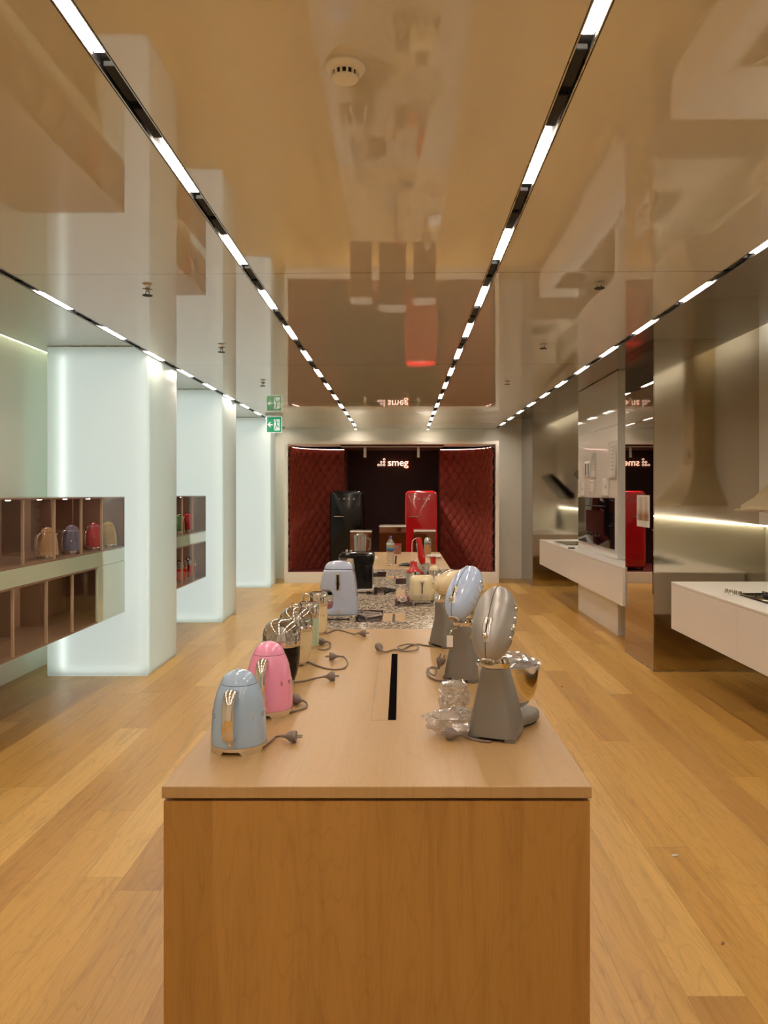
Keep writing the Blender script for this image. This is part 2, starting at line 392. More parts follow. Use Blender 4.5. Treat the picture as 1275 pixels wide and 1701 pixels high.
# recessed light tracks
names = ['leftmost recessed ceiling light track, above the glowing columns', 'second recessed ceiling light track from the left, left of the table',
         'third recessed ceiling light track, right of the smoke detector', 'rightmost recessed ceiling light track, above the white counters']
starts = [.77, .755, .67, .56]
for x, nm, s0 in zip(TX, names, starts):
    t = thing('light_track', nm, 'ceiling light', (x, YF, ZC), 0, 'recessed light tracks')
    L = YB-YF
    MB().box(-HW, HW, 0, L, .030, .045).box(-HW, -HW+.003, 0, L, .0, .03).box(HW-.003, HW, 0, L, .0, .03).build('channel', M['blackmatt'], t, smooth=False)
    MB().box(-HW+.004, -HW+.008, 0, L, .0, .012).box(HW-.008, HW-.004, 0, L, .0, .012).build('edge_trim', M['steel'], t, smooth=False)
    y = s0-3
    while y+.4 < YB-.1:
        if y > YF+.05:
            MB().box(-.0175, .0175, y-YF, y+.4-YF, .013, .026).build('led_module', M['led'], t, smooth=False)
            if y+.95 < YB-.1:
                g = MB()
                for k in range(2): g.box(-.0165, .0165, y+.46-YF+k*.25, y+.66-YF+k*.25, .008, .024, .002, 1)
                g.build('louvre_insert', M['rubber'], t, smooth=False)
        y += 1.0
# cove strips
def strip(name, x0, x1, y0, y1, z0, z1, label, grp='hidden light strips', mat='cove'):
    return tag(MB().box(x0, x1, y0, y1, z0, z1).build(name, M[mat], smooth=False), label, 'light strip', grp)
strip('cove_strip', -3.20, -3.19, 1.0, 14.4, 2.99, 3.01, 'long light strip in the cove above the left wall', mat='covewhite')
strip('cove_strip', 3.0, 3.01, 1.0, 6.9, 3.09, 3.11, 'light strip in the cove above the nearer counter')
strip('cove_strip', 3.0, 3.01, 7.95, 13.3, 3.09, 3.11, 'light strip in the cove above the farther counter')
strip('under_panel_strip', 3.262, 3.282, 2.0, 6.95, 1.318, 1.328, 'light strip over the splashback of the nearer counter')
strip('under_panel_strip', 3.262, 3.282, 10.8, 13.3, 1.318, 1.328, 'light strip over the splashback of the farther counter')

# ---- left: glowing frosted glass columns
def column(y0, y1, label):
    t = thing('lightbox_column', label, 'column', (0, 0, 0), 0, 'glowing frosted columns')
    x0, x1, zt = -3.13, -2.240, 2.915
    MB().box(x0, x1, y0, y1, 0.0, zt, .012, 3).build('glass_skin', M['frosted'], t)
    MB().box(x0+.13, x1-.04, y0+.045, y0+.05, .06, zt-.08).build('glowing_core', M['core'], t, smooth=False)
    MB().box(x0+.02, x1-.012, y0+.055, y1-.02, .02, zt-.02).build('inner_box', M['liner'], t, smooth=False)
    s = MB().box(x0+.128, x0+.158, y0+.036, y0+.0445, .06, zt-.08).box(x1-.046, x1-.04, y0+.036, y0+.0445, .06, zt-.08).box(x0+.128, x1-.04, y0+.036, y0+.0445, .055, .065)
    s.build('light_strip', M['corestrip'], t, smooth=False)
    MB().box(x0, x1, y0+.005, y1, zt-.006, zt+.0045).build('cap', M['steel'], t, smooth=False)
column(6.81, 7.70, 'nearest glowing frosted glass column on the left, beside the kettle shelves')
column(9.64, 10.47, 'middle glowing frosted glass column on the left')
column(13.2, 13.75, 'farthest glowing frosted glass column on the left, near the exit sign')
# ---- left: floating display shelves
def vitrine(name, y0, y1, z0, z1, mull, label, divs, closed=None):
    t = thing(name, label, 'display shelf', (0, 0, 0), 0, 'floating display cases')
    xf, xb = -2.44, -3.355
    xb2 = -2.95; th = .012
    MB().box(xb, xf, y0, y1, z0-th, z0).box(xb, xf, y0, y1, z1, z1+th).box(xb, xf, y0, y0+th, z0, z1).box(xb, xf, y1-th, y1, z0, z1).build('case', M['browndark'], t, smooth=False)
    MB().box(xb2-.01, xb2, y0+th, y1-th, z0, z1).build('back_panel', M['brownpanel'], t, smooth=False)
    for y in mull: MB().box(xf-.02, xf, y-.004, y+.004, z0, z1).build('mullion', M['paleline'], t, smooth=False)
    for y in divs: MB().box(xb2, xf-.35, y-.008, y+.008, z0, z1).build('divider', M['browndark'], t, smooth=False)
    MB().box(xf-.006, xf-.003, y0+th, (closed or y1)-th, z0, z1).build('glass_front', M['vitrine'], t, smooth=False)
    for y in [ (a+b)/2 for a, b in zip([y0]+list(mull), list(mull)+[closed or y1])]:
        MB().cyl((xf-.22, y, z1-.006), .016, .006).build('downlight', M['caselight'], t)
    if closed: MB().box(xf-.018, xf+.002, closed, y1-.002, z0-th, z1+th).build('end_panel', M['bandglass'], t, smooth=False, label='pale closed end panel')
    return t
vitrine('display_case', 3.2, 6.80, 1.155, 1.575, (4.45, 4.99, 5.44, 5.90, 6.30), 'upper floating brown display case with four coloured kettles', (5.2, 5.7, 6.15, 6.55))
vitrine('display_case', 3.2, 6.80, .585, 1.012, (4.40, 4.86, 5.32, 5.74), 'lower floating brown display case, empty, under the kettle case', (4.6, 5.1, 5.55, 5.98), closed=6.2)
vitrine('display_case', 7.72, 9.63, 1.155, 1.575, (8.2, 8.62, 9.06), 'far upper display case with a green and a red kettle', (8.4, 8.85))
vitrine('display_case', 7.72, 9.63, .585, 1.012, (8.2, 8.62, 9.06), 'far lower display case with two red juicers', (8.4, 8.85))
for y0, y1, lb in ((3.2, 6.80, 'pale glass band between the two nearer display cases'), (7.72, 9.63, 'pale glass band between the two farther display cases')):
    tag(MB().box(-3.34, -2.44, y0, y1, 1.026, 1.141).build('glass_band', M['bandglass'], smooth=False), lb, 'panel', 'bands between display cases')

# ---- right: mirror column, satin steel niche ends, tall unit, counters
t = thing('mirror_column', 'bronze mirrored column between the two counters on the right', 'column')
MB().box(2.285, 2.292, 6.985, 7.86, .012, 3.018).build('mirror_face', M['mirror'], t, smooth=False)
MB().box(2.292, 3.40, 6.98, 6.99, .012, 3.28).build('satin_face', M['satin'], t, smooth=False, label='satin steel face towards the near counter')
MB().box(2.292, 3.40, 6.99, 7.86, 0, 3.28).build('carcass', M['soffit'], t, smooth=False)
MB().box(2.28, 3.4, 6.972, 7.862, 0, .012).build('base_trim', M['steel'], t, smooth=False)
t = thing('steel_column', 'satin steel column at the far right beside the end wall', 'column')
MB().box(2.28, 2.286, 13.4, 14.595, .012, 3.018).build('side_face', M['soffit'], t, smooth=False)
MB().box(2.286, 3.40, 13.395, 13.405, .012, 3.28).build('satin_face', M['satin'], t, smooth=False)
MB().box(2.286, 3.40, 13.405, 14.595, 0, 3.28).build('carcass', M['soffit'], t, smooth=False)
MB().box(2.27, 3.4, 13.385, 14.595, 0, .012).build('base_trim', M['steel'], t, smooth=False)
def counter(y0, y1, x0, zt, label, seams):
    t = thing('floating_counter', label, 'counter', (0, 0, 0), 0, 'white floating counters')
    MB().box(x0, 3.295, y0, y1, zt-.02, zt, .003, 1).build('worktop', M['counter'], t)
    ys = [y0]+sorted(seams)+[y1]
    for a, b in zip(ys, ys[1:]): MB().box(x0+.002, x0+.03, a+.0015, b-.0015, .462, zt-.021).build('front_panel', M['counter'], t, smooth=False)
    MB().box(x0+.03, 3.28, y0+.001, y1-.001, .462, zt-.021).build('carcass', M['counter'], t, smooth=False)
    return t
counter(1.2, 6.60, 2.31, .862, 'nearer white floating counter at the right edge with a gas hob', [5.30, 4.1, 2.9])
counter(7.87, 12.6, 2.26, .862, 'farther white floating counter under the black oven', [9.4, 11.0])
t = thing('tall_cabinet', 'tall glossy white cabinet with papers taped above a black oven', 'cabinet')
MB().box(2.475, 3.235, 8.75, 10.7, .864, 3.015).build('carcass', M['white'], t, smooth=False)
MB().box(2.458, 2.475, 8.752, 10.698, 1.565, 2.40).box(2.458, 2.475, 8.752, 10.698, 2.405, 3.01).box(2.458, 2.475, 8.752, 10.698, .866, .965).box(2.458, 2.475, 8.752, 8.87, .965, 1.565).box(2.458, 2.475, 10.66, 10.698, .965, 1.565).build('door_panel', M['gloss_white'], t, smooth=False)
MB().box(2.458, 2.50, 8.75, 10.7, 0.0, .46).box(2.5, 3.28, 8.76, 10.69, 0, .46).build('lower_panel', M['white'], t, smooth=False)
o = thing('built_in_oven', 'black glass oven built into the tall white cabinet', 'oven')
MB().box(2.446, 2.470, 8.875, 10.655, .970, 1.560, .004, 2).build('glass_door', M['ovenglass'], o)
MB().tube([(2.446, 9.25, 1.46), (2.425, 9.27, 1.46), (2.425, 10.25, 1.46), (2.446, 10.27, 1.46)], .006, 8, 0).build('handle', M['blackmatt'], o)
for y in (9.5, 9.65, 9.95, 10.1): MB().cyl((2.430, y, 1.09), .018, .018, 'x', 20).build('knob', M['blackmatt'], o)
MB().box(2.4445, 2.447, 9.3, 10.2, 1.115, 1.40).build('window', M['black'], o, smooth=False)
# papers taped on the cabinet
def sheet(y0, y1, z0, z1, label, marks, x=2.4565, curl=.006):
    t = thing('paper_sheet', label, 'paper', (x, (y0+y1)/2, z0), 0, 'papers taped on the white cabinet')
    hy = (y1-y0)/2; h = z1-z0; b = bmesh.new(); n = 8; G = []
    for i in range(n+1):
        z = h*i/n; off = -curl*(1-i/n)**2
        G.append([b.verts.new((off, -hy, z)), b.verts.new((off*.3, 0, z)), b.verts.new((off*.6, hy, z))])
    for A, B in zip(G, G[1:]):
        for k in range(2): b.faces.new((A[k], A[k+1], B[k+1], B[k]))
    s = MB(); s.add(b); so = s.build('page', M['paper'], t)
    sm = so.modifiers.new('s', 'SOLIDIFY'); sm.thickness = .0006; sm.offset = 0
    m2 = MB(); m3 = MB()
    for (ya, yb, za, zb, dark) in marks:
        (m2 if dark else m3).box(-curl-.0015, -curl-.001, -hy+ya*2*hy, -hy+yb*2*hy, h*za, h*zb)
    if any(m[4] for m in marks): m2.build('print', M['ink'], t, smooth=False)
    else: m2.bm.free()
    if any(not m[4] for m in marks): m3.build('faint_print', M['inklight'], t, smooth=False)
    else: m3.bm.free()
txt = [(.15, .8, .86-.07*k, .885-.07*k, False) for k in range(9)]
sheet(10.02, 10.34, 1.82, 2.04, 'taped sheet with two thick black bars', [(.2, .3, .15, .85, True), (.68, .78, .15, .85, True)])
sheet(9.72, 9.98, 1.80, 2.16, 'taped sheet of text right of the one with two bars', txt)
sheet(9.80, 10.05, 1.62, 1.79, 'small taped note below the sheet of text', txt[:3])
sheet(8.80, 9.12, 1.78, 2.22, 'curling taped sheet nearest the mirrored column', [(.2, .5, .84-.1*k, .87-.1*k, False) for k in range(7)], curl=.015)
sheet(10.30, 10.58, 1.57, 1.78, 'small taped note at the far left above the oven', [(.4, .6, .45, .55, False)])
sheet(9.10, 9.42, 1.575, 1.80, 'small taped note just above the oven at the right', [(.3, .6, .45, .55, False), (.3, .7, .6, .63, False)])
# print on the mirror
t = thing('printed_photo', 'small white-bordered print of an interior stuck on the mirrored column', 'print')
MB().box(2.2825, 2.2845, 7.09, 7.47, 1.30, 1.60).build('sheet', M['paper'], t, smooth=False)
def print_mat():
    m = bpy.data.materials.new('print_picture'); m.use_nodes = True; b = m.node_tree.nodes['Principled BSDF']; g = N(m.node_tree)
    tc = g.new('ShaderNodeTexCoord'); sp = g.new('ShaderNodeSeparateXYZ'); g.L(tc.outputs['Generated'], sp.inputs[0])
    n = g.new('ShaderNodeTexNoise'); n.inputs['Scale'].default_value = 7; g.L(tc.outputs['Generated'], n.inputs[0])
    a = g.math('ABSOLUTE', g.math('SUBTRACT', sp.outputs['Y'], .45)); k = g.math('ADD', a, g.math('MULTIPLY', g.math('SUBTRACT', n.outputs['Fac'], .5), .35))
    c1 = g.ramp(k, [(0, lin((214, 196, 170))), (.12, lin((176, 130, 84))), (.28, lin((120, 84, 58))), (.4, lin((200, 192, 184)))])
    c2 = g.ramp(g.math('ADD', sp.outputs['Z'], g.math('MULTIPLY', n.outputs['Fac'], .2)), [(.3, lin((140, 96, 60))), (.6, lin((222, 214, 204)))])
    g.L(g.mix(.55, c1, c2), b.inputs['Base Color']); b.inputs['Roughness'].default_value = .4; return m
MB().box(2.2815, 2.2830, 7.11, 7.45, 1.36, 1.585).build('picture', print_mat(), t, smooth=False)
# range hood, near
t = thing('range_hood', 'champagne chimney hood with a chrome rail over the nearer counter', 'range hood', (3.24, 5.86, 1.49))
def rect(x0, x1, y0, y1, z): return [(x0, y0, z), (x1, y0, z), (x1, y1, z), (x0, y1, z)]
M['hood'] = pmat('champagne_hood', lin((214, 196, 160)), .35, .2, coat=.3)
MB().loft([rect(-.46, -.002, -.45, .45, 0), rect(-.46, -.002, -.45, .45, .03), rect(-.38, -.002, -.38, .38, .10), rect(-.27, -.002, -.22, .22, .28), rect(-.22, -.002, -.15, .15, .42)]).build('canopy', M['hood'], t)
MB().box(-.22, -.002, -.14, .14, .42, 1.79).build('chimney', M['hood'], t, smooth=False)
MB().tube([(-.46, .44, .0), (-.50, .46, -.005), (-.50, -.46, -.005), (-.46, -.44, .0)], .009, 10, 0).build('rail', M['chrome'], t)
MB().box(-.235, -.218, -.05, .05, .5, .6).build('badge', M['steel'], t, smooth=False)
# far hood, only its reflection shows
t = thing('angled_hood', 'black angled hood behind the tall cabinet, mirrored in the steel', 'range hood', (3.24, 12.0, 1.50))
MB().prism([(-.02, 0.02), (-.02, .10), (-.42, .48), (-.46, .42), (-.10, 0.0)], -.45, .45, 'y', .01, 2).build('body', M['black'], t)
MB().box(-.04, -.002, -.30, .30, .02, .12).build('wall_bracket', M['black'], t, smooth=False)
# hobs
t = thing('gas_hob', 'dark gas hob with four chrome knobs on the nearer counter', 'hob', (2.76, 5.35, .862))
MB().box(-.26, .26, -.42, .42, 0, .008, .003, 2).build('hob_plate', M['ovenglass'], t)
MB().tube([(-.25, -.41, .010), (-.25, .41, .010), (.25, .41, .010), (.25, -.41, .010), (-.25, -.41, .010)], .004, 6, 0).build('rim', M['chrome'], t)
for k in range(4): MB().lathe([(0, 0), (.022, 0), (.020, .008), (.014, .010), (.013, .028), (0, .030)], 20, (-.285+.012*k, .53-.048*k-.02, 0.001)).build('knob', M['chrome'], t)
for (x, y) in ((-.1, .22), (.12, .22), (-.1, -.2), (.12, -.2)):
    MB().lathe([(0, 0), (.05, 0), (.05, .012), (.03, .016), (0, .016)], 24, (x, y, .008)).build('burner', M['blackmatt'], t)
g = MB()
for y in (-.2, .22):
    for dx in (-.1, .12):
        g.box(dx-.1, dx+.1, y-.004, y+.004, .03, .036).box(dx-.004, dx+.004, y-.1, y+.1, .03, .036)
        for a, b in ((-.1, 0), (.1, 0), (0, -.1), (0, .1)): g.box(dx+a-.004, dx+a+.004, y+b-.004, y+b+.004, .008, .034)
g.build('pan_support', M['blackmatt'], t, smooth=False)
t = thing('glass_hob', 'flat dark glass hob on the farther counter', 'hob', (2.66, 11.6, .862))
MB().box(-.27, .27, -.42, .42, 0, .007, .002, 1).build('hob_plate', M['ovenglass'], t)
MB().box(-.275, -.27, -.42, .42, 0, .008).box(.27, .275, -.42, .42, 0, .008).build('rim', M['steel'], t, smooth=False)
t = thing('small_disc', 'small black object on the farther counter near the oven', 'small object', (2.33, 10.55, .862))
MB().lathe([(0, 0), (.045, 0), (.05, .004), (.045, .012), (0, .014)], 24).build('body', M['blackmatt'], t)

# ---- alcove
struct(MB().box(-2.10, 1.76, 13.86, 16.1, 0.0, .165).box(-2.10, 1.76, 13.86, 13.92, .165, .195).build('trim_1', M['white'], smooth=False), 'white plinth of the red alcove')
struct(MB().box(-2.04, 1.70, 13.92, 16.1, .165, .190).build('floor_alcove', M['carpet'], smooth=False), 'red carpeted alcove floor')
struct(MB().box(-2.10, -2.04, 13.86, YB, .195, 2.50).box(1.70, 1.76, 13.86, YB, .195, 2.50).box(-2.10, 1.76, 13.86, YB, 2.50, 2.555).build('trim_2', M['white'], smooth=False), 'white frame of the red alcove')
struct(MB().box(-1.30, .95, 15.70, 15.8, .19, 2.7).box(-1.105, -1.08, 14.93, 15.7, .19, 2.7).box(.75, .775, 14.93, 15.7, .19, 2.7).build('wall_alcove', M['burgundy'], smooth=False), 'dark burgundy back wall of the alcove')
struct(MB().box(-2.04, 1.70, 14.62, 15.8, 2.56, 2.62).box(-1.105, .775, 14.0, 15.8, 2.485, 2.498).build('ceiling_alcove', M['burgundy'], smooth=False))
def tufted(cx, sx, rx, ry, label):
    """padded velvet wall on a quarter ellipse, buttoned in a diamond grid"""
    t = thing('tufted_panel', label, 'padded wall panel', (cx, 13.95, .19), 0, 'red tufted velvet panels')
    A = []; n = 110; L = [0]; pts = []
    for i in range(401):
        a = PI/2*i/400; pts.append((sx*rx*math.cos(a), ry*math.sin(a), a))
    for i in range(1, 401): L.append(L[-1]+math.dist(pts[i][:2], pts[i-1][:2]))
    tot = L[-1]; H = 2.27; nz = 150; P = .17; Q = .235
    b = bmesh.new(); G = []
    import bisect
    for i in range(n+1):
        s = tot*i/n; j = min(400, bisect.bisect_left(L, s)); x, y, a = pts[j]
        nx, ny = -sx*math.cos(a)/rx, -math.sin(a)/ry; q = math.hypot(nx, ny); nx /= q; ny /= q
        row = []
        for k in range(nz+1):
            z = H*k/nz; u, v = s/P, z/Q
            p, q2 = u+v, u-v
            d1 = abs(p-round(p)); d2 = abs(q2-round(q2))
            h = .014*(1-math.exp(-min(d1, d2)*9))+.040*(1-math.exp(-math.hypot(d1, d2)*6))
            row.append(b.verts.new((x+nx*h, y+ny*h, z)))
        G.append(row)
    for i in range(n):
        for k in range(nz): b.faces.new((G[i][k], G[i+1][k], G[i+1][k+1], G[i][k+1]))
    s = MB(); s.add(b); o = s.build('padding', M['velvet'], t)
    md = o.modifiers.new('s', 'SOLIDIFY'); md.thickness = .03; md.offset = -1 if sx > 0 else 1
    bt = MB()
    for iu in range(0, int(tot/P*2)+1):
        for iv in range(0, int(H/Q*2)+1):
            if (iu+iv) % 2: continue
            s_ = iu*P/2; z = iv*Q/2
            if s_ > tot or z > H: continue
            j = min(400, bisect.bisect_left(L, s_)); x, y, a = pts[j]
            nx, ny = -sx*math.cos(a)/rx, -math.sin(a)/ry; q = math.hypot(nx, ny); bt.ball((x+nx/q*.008, y+ny/q*.008, z), .020, sub=1)
    bo = bt.build('buttons', M['velvetbutton'], t); bo['kind'] = 'stuff'
    tube = []
    for i in range(0, 401, 20):
        x, y, a = pts[i]; nx, ny = -sx*math.cos(a)/rx, -math.sin(a)/ry; q = math.hypot(nx, ny); tube.append((x+nx/q*.075, y+ny/q*.085, 2.262))
    MB().tube(tube, .004, 6, 1).build('top_light_strip', M['alcoveled'], t)
tufted(-1.094, -1, .946, .95, 'left curved wall panel of red tufted velvet')
tufted(.75, 1, .95, .95, 'right curved wall panel of red tufted velvet')
# track with two spots
t = thing('spot_track', 'white track with two spotlights inside the red alcove', 'spotlight')
t.location = (-.17, 14.3, 2.47)
MB().box(-.95, .95, -.015, .015, 0, .018).build('rail', M['white'], t, smooth=False)
for x in (-.50, .49):
    MB().cyl((x, 0, -.19), .026, .17, 'z').box(x-.012, x+.012, -.012, .012, -.03, 0).build('spot_head', M['white'], t)
for x in (-.50, .49):
    l = bpy.data.lights.new('alcove_spot', 'SPOT'); l.energy = 105; l.color = (1, .86, .74); l.spot_size = 1.9; l.spot_blend = .7; l.shadow_soft_size = .03
    lo = bpy.data.objects.new('alcove_spot_light', l); COL.objects.link(lo); lo.location = (-.17+x, 14.3, 2.265); lo.rotation_euler = (math.radians(-8), 0, 0)
# small spots in front of the frame, washing the wall above it
for x, lb in ((-.85, 'small ceiling spot before the alcove, left one'), (.50, 'small ceiling spot before the alcove, right one')):
    t = thing('ceiling_spot', lb, 'spotlight', (x, 14.42, ZC), 0, 'small spots over the alcove frame')
    MB().cyl((0, 0, -.03), .03, .03).build('housing', M['white'], t)
    MB().cyl((0, 0, -.032), .02, .002).build('lens', M['spotface'], t)
    l = bpy.data.lights.new('frame_wash', 'SPOT'); l.energy = 10; l.color = (1, .9, .76); l.spot_size = 1.6; l.spot_blend = .5; l.shadow_soft_size = .02
    lo = bpy.data.objects.new('frame_wash_light', l); COL.objects.link(lo); lo.location = (x, 14.42, ZC-.04)
# neon lettering
t = thing('neon_sign', 'glowing neon lettering with a cluster of dots on the burgundy wall', 'sign', (-.175, 15.66, 2.235))
R = Matrix.Rotation(PI/2, 4, 'X')
MB().text('smeg', .20, .006, Matrix.Translation((.11, 0, 0)) @ R).build('lettering', M['neon'], t, smooth=False)
d = MB()
for (x, z) in ((-.285, -.045), (-.228, -.045), (-.228, .012), (-.171, .012), (-.171, -.045), (-.171, .069)):
    d.lathe([(.022, 0), (.022, .010), (.015, .010), (.015, 0), (.022, 0)], 18, mat=Matrix.Translation((x, .006, z)) @ R)
d.build('dot_cluster', M['neon'], t)
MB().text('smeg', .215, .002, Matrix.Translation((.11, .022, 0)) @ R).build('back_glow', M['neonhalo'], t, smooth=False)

def fridge(x, y, mat, label, dotted=False):
    t = thing('retro_fridge', label, 'fridge', (x, y, .19), 0, 'retro fridges in the alcove')
    W, D, H = .30, .58, 1.47
    def prof(inset, zlo, zhi):
        w = W-inset; r = .09; out = []
        out.append((-w, zlo)); out.append((w, zlo))
        for k in range(7): a = PI/2*k/6; out.append((w-r+r*math.cos(a), zhi-r+r*math.sin(a)))
        for k in range(7): a = PI/2+PI/2*k/6; out.append((-w+r+r*math.cos(a), zhi-r+r*math.sin(a)))
        return out
    MB().prism(prof(0, .05, H), .07, D, 'y', .01, 2).build('cabinet', mat, t)
    MB().prism(prof(0, .06, H-.003), 0, .066, 'y', .035, 4).build('door', mat, t)
    MB().prism(prof(.015, .06, H-.012), .064, .072, 'y').build('door_seal', M['rubber'], t, smooth=False)
    MB().tube([(-.22, .0, 1.0), (-.22, -.035, 1.0), (-.20, -.045, 1.0), (-.06, -.045, 1.0), (-.045, -.035, 1.0), (-.045, 0, 1.0)], .011, 8, 2).build('handle', M['chrome'], t)
    L = MB()
    for k, ch in enumerate('SMEG'): L.text(ch, .05, .003, Matrix.Translation((-.13+.09*k, -.002, 1.32)) @ R)
    L.build('lettering', M['chrome'], t, smooth=False)
    for sx in (-.24, .24): MB().cyl((sx, .06, 0), .02, .05).build('foot', M['blackmatt'], t)
fridge(-1.005, 14.15, M['black'], 'glossy black retro fridge with a chrome handle')
fridge(.37, 14.16, M['fridgered'], 'glossy red retro fridge with a chrome handle')
# mirrored plinths
for x0, x1, d, zt, lb in ((-.797, -.46, 12.0, 1.03, 'left mirrored plinth before the black fridge'), (-.347, .075, 12.2, 1.105, 'middle and tallest mirrored plinth'), (.197, .54, 12.0, 1.04, 'right mirrored plinth before the red fridge')):
    t = thing('mirrored_plinth', lb, 'plinth', ((x0+x1)/2, d+.2, 0), 0, 'mirrored plinths beyond the table')
    h = (x1-x0)/2
    MB().box(-h, h, -h, h, 0, zt-.022).build('mirror_body', M['plinthmirror'], t, smooth=False)
    MB().box(-h, h, -h, h, zt-.022, zt).build('white_top', M['gloss_white'], t, smooth=False)

# ---- exit sign
t = thing('exit_sign', 'green hanging exit sign with an arrow and running figure', 'exit sign', (-1.96, 11.9, ZC))
MB().box(-.135, .135, -.03, .03, -.025, 0).box(-.115, -.10, -.006, .006, -.04, -.02).box(.10, .115, -.006, .006, -.04, -.02).build('bracket', M['steel'], t, smooth=False)
MB().box(-.122, .122, -.012, .012, -.29, -.04, .004, 2).build('frame', M['signwhite'], t)
MB().box(-.112, .112, -.0145, -.0115, -.281, -.049).build('green_field', M['signgreen'], t, smooth=False)
a = MB().prism([(-.10, -.165), (-.06, -.205), (-.045, -.205), (-.068, -.175), (-.02, -.175), (-.02, -.155), (-.068, -.155), (-.045, -.125), (-.06, -.125)], -.0165, -.0142, 'y')
a.build('arrow', M['signwhite'], t, smooth=False)
MB().box(.0, .088, -.0165, -.0142, -.255, -.08).build('doorway', M['signwhite'], t, smooth=False)
man = MB().cyl((.028, -.0185, -.096), .0115, .002, 'y', 16)
for poly in ([(.030, -.108), (.046, -.116), (.050, -.165), (.034, -.165)], [(.044, -.118), (.066, -.128), (.076, -.150), (.070, -.154), (.060, -.136), (.044, -.130)],
             [(.034, -.112), (.004, -.135), (-.006, -.128), (-.004, -.122), (.010, -.124), (.030, -.108)],
             [(.036, -.160), (.050, -.160), (.060, -.190), (.086, -.196), (.086, -.206), (.052, -.202)], [(.034, -.160), (.046, -.166), (.030, -.215), (.012, -.250), (.002, -.246), (.020, -.205)]):
    man.prism(poly, -.0185, -.0164, 'y')
man.build('running_figure', M['signgreen'], t, smooth=False)
# ---- smoke detector and sprinklers
t = thing('smoke_detector', 'round white smoke detector on the glossy ceiling', 'smoke detector', (-.16, 2.2, ZC))
MB().lathe([(0, 0), (.056, 0), (.058, -.008), (.052, -.018), (.046, -.022), (0, -.022)], 40).build('base', M['white'], t)
MB().lathe([(0, -.022), (.036, -.022), (.034, -.034), (0, -.034)], 32).build('vent', M['rubber'], t)
g = MB()
for k in range(14):
    a = 2*PI*k/14; g.box(.030, .040, -.003, .003, -.036, -.020).bm.verts.ensure_lookup_table()
    bmesh.ops.rotate(g.bm, verts=g.bm.verts[-8:], cent=(0, 0, 0), matrix=Matrix.Rotation(a, 3, 'Z'))
g.lathe([(0, -.036), (.038, -.036), (.036, -.041), (.026, -.046), (0, -.047)], 32).build('cap', M['white'], t)
sp = [(-1.52, 4.62, 'nearest sprinkler on the left ceiling'), (-1.51, 6.48, 'middle sprinkler on the left ceiling'), (-1.53, 8.53, 'farthest sprinkler on the left ceiling, before the exit sign'),
      (1.147, 4.46, 'nearest sprinkler on the right ceiling'), (1.165, 6.32, 'middle sprinkler on the right ceiling'), (1.155, 8.4, 'farthest sprinkler on the right ceiling')]
for x, y, lb in sp:
    t = thing('sprinkler', lb, 'sprinkler', (x, y, ZC), 0, 'ceiling sprinklers')
    MB().lathe([(0, 0), (.028, 0), (.030, -.003), (.012, -.006), (.010, -.018), (0, -.018)], 24).build('rosette', M['steel'], t)
    MB().box(-.012, -.009, -.002, .002, -.034, -.016).box(.009, .012, -.002, .002, -.034, -.016).cyl((0, 0, -.037), .030, .003, 'z', 16).build('deflector', M['rubber'], t)

# ---- the long table
T0, T1, TXL, TXR = 1.96, 9.75, -.609, .485
t = thing('display_table', 'long oak display table with a terrazzo middle section', 'table')
MB().box(TXL, TXR, T0, 4.24, TZ-.030, TZ, .0015, 1).build('wooden_top', M['tablewood'], t)
MB().box(TXL, TXR, 7.55, T1, TZ-.030, TZ, .0015, 1).build('wooden_top', M['tablewood'], t)
MB().box(TXL, TXR, 4.241, 7.549, TZ-.030, TZ, .001, 1).build('terrazzo_top', M['terrazzo'], t)
MB().box(TXL+.004, TXR-.004, T0+.004, T0+.03, 0, TZ-.0385).build('front_panel', M['bodywood'], t, smooth=False)
MB().box(TXL+.004, TXL+.03, T0+.03, T1-.004, 0, TZ-.0385).box(TXR-.03, TXR-.004, T0+.03, T1-.004, 0, TZ-.0385).box(TXL+.03, TXR-.03, T1-.03, T1-.004, 0, TZ-.0385).build('side_panel', M['sidewood'], t, smooth=False)
MB().box(TXL+.02, TXR-.02, T0+.02, T1-.02, TZ-.04, TZ-.030).build('shadow_gap', M['rubber'], t, smooth=False)
MB().box(-.0435, -.0165, 2.535, 3.58, TZ-.001, TZ+.0006).build('cable_slot', M['void'], t, smooth=False)
MB().box(-.100, -.0985, 2.535, 3.58, TZ-.001, TZ+.0004).box(-.100, -.0435, 2.533, 2.535, TZ-.001, TZ+.0004).build('lid_joint', M['browndark'], t, smooth=False)
def inset(name, px0, px1, y0, y1, mat, hh=.0012):
    d0 = 956.16/(y1-819); d1 = 956.16/(y0-819); dm = (d0+d1)/2
    return MB().box((px0-666)*dm/1280, (px1-666)*dm/1280, d0, d1, TZ-.002, TZ+hh).build(name, mat, t, smooth=False)
inset('dark_inset', 612, 641, 950, 958, M['darkinset']); inset('dark_inset', 657, 675, 961, 970, M['darkinset']); inset('dark_inset', 610, 641, 976, 988, M['darkinset'])
inset('dark_inset', 656, 690, 991, 1007, M['darkinset']); inset('dark_inset', 592, 635, 1014, 1033, M['darkinset'])
inset('wood_inset', 642, 662, 957, 962, M['tablewood']); inset('wood_inset', 657, 672, 979, 991, M['tablewood']); inset('wood_inset', 636, 673, 1019, 1032, M['tablewood'])
inset('slot_inset', 651.5, 656, 1020, 1032, M['blackmatt'], .0022); inset('slot_inset', 654, 657, 957, 962, M['blackmatt'], .0022)
MB().box(-.068, -.052, 8.1, 9.2, TZ-.001, TZ+.0006).build('cable_slot', M['void'], t, smooth=False)

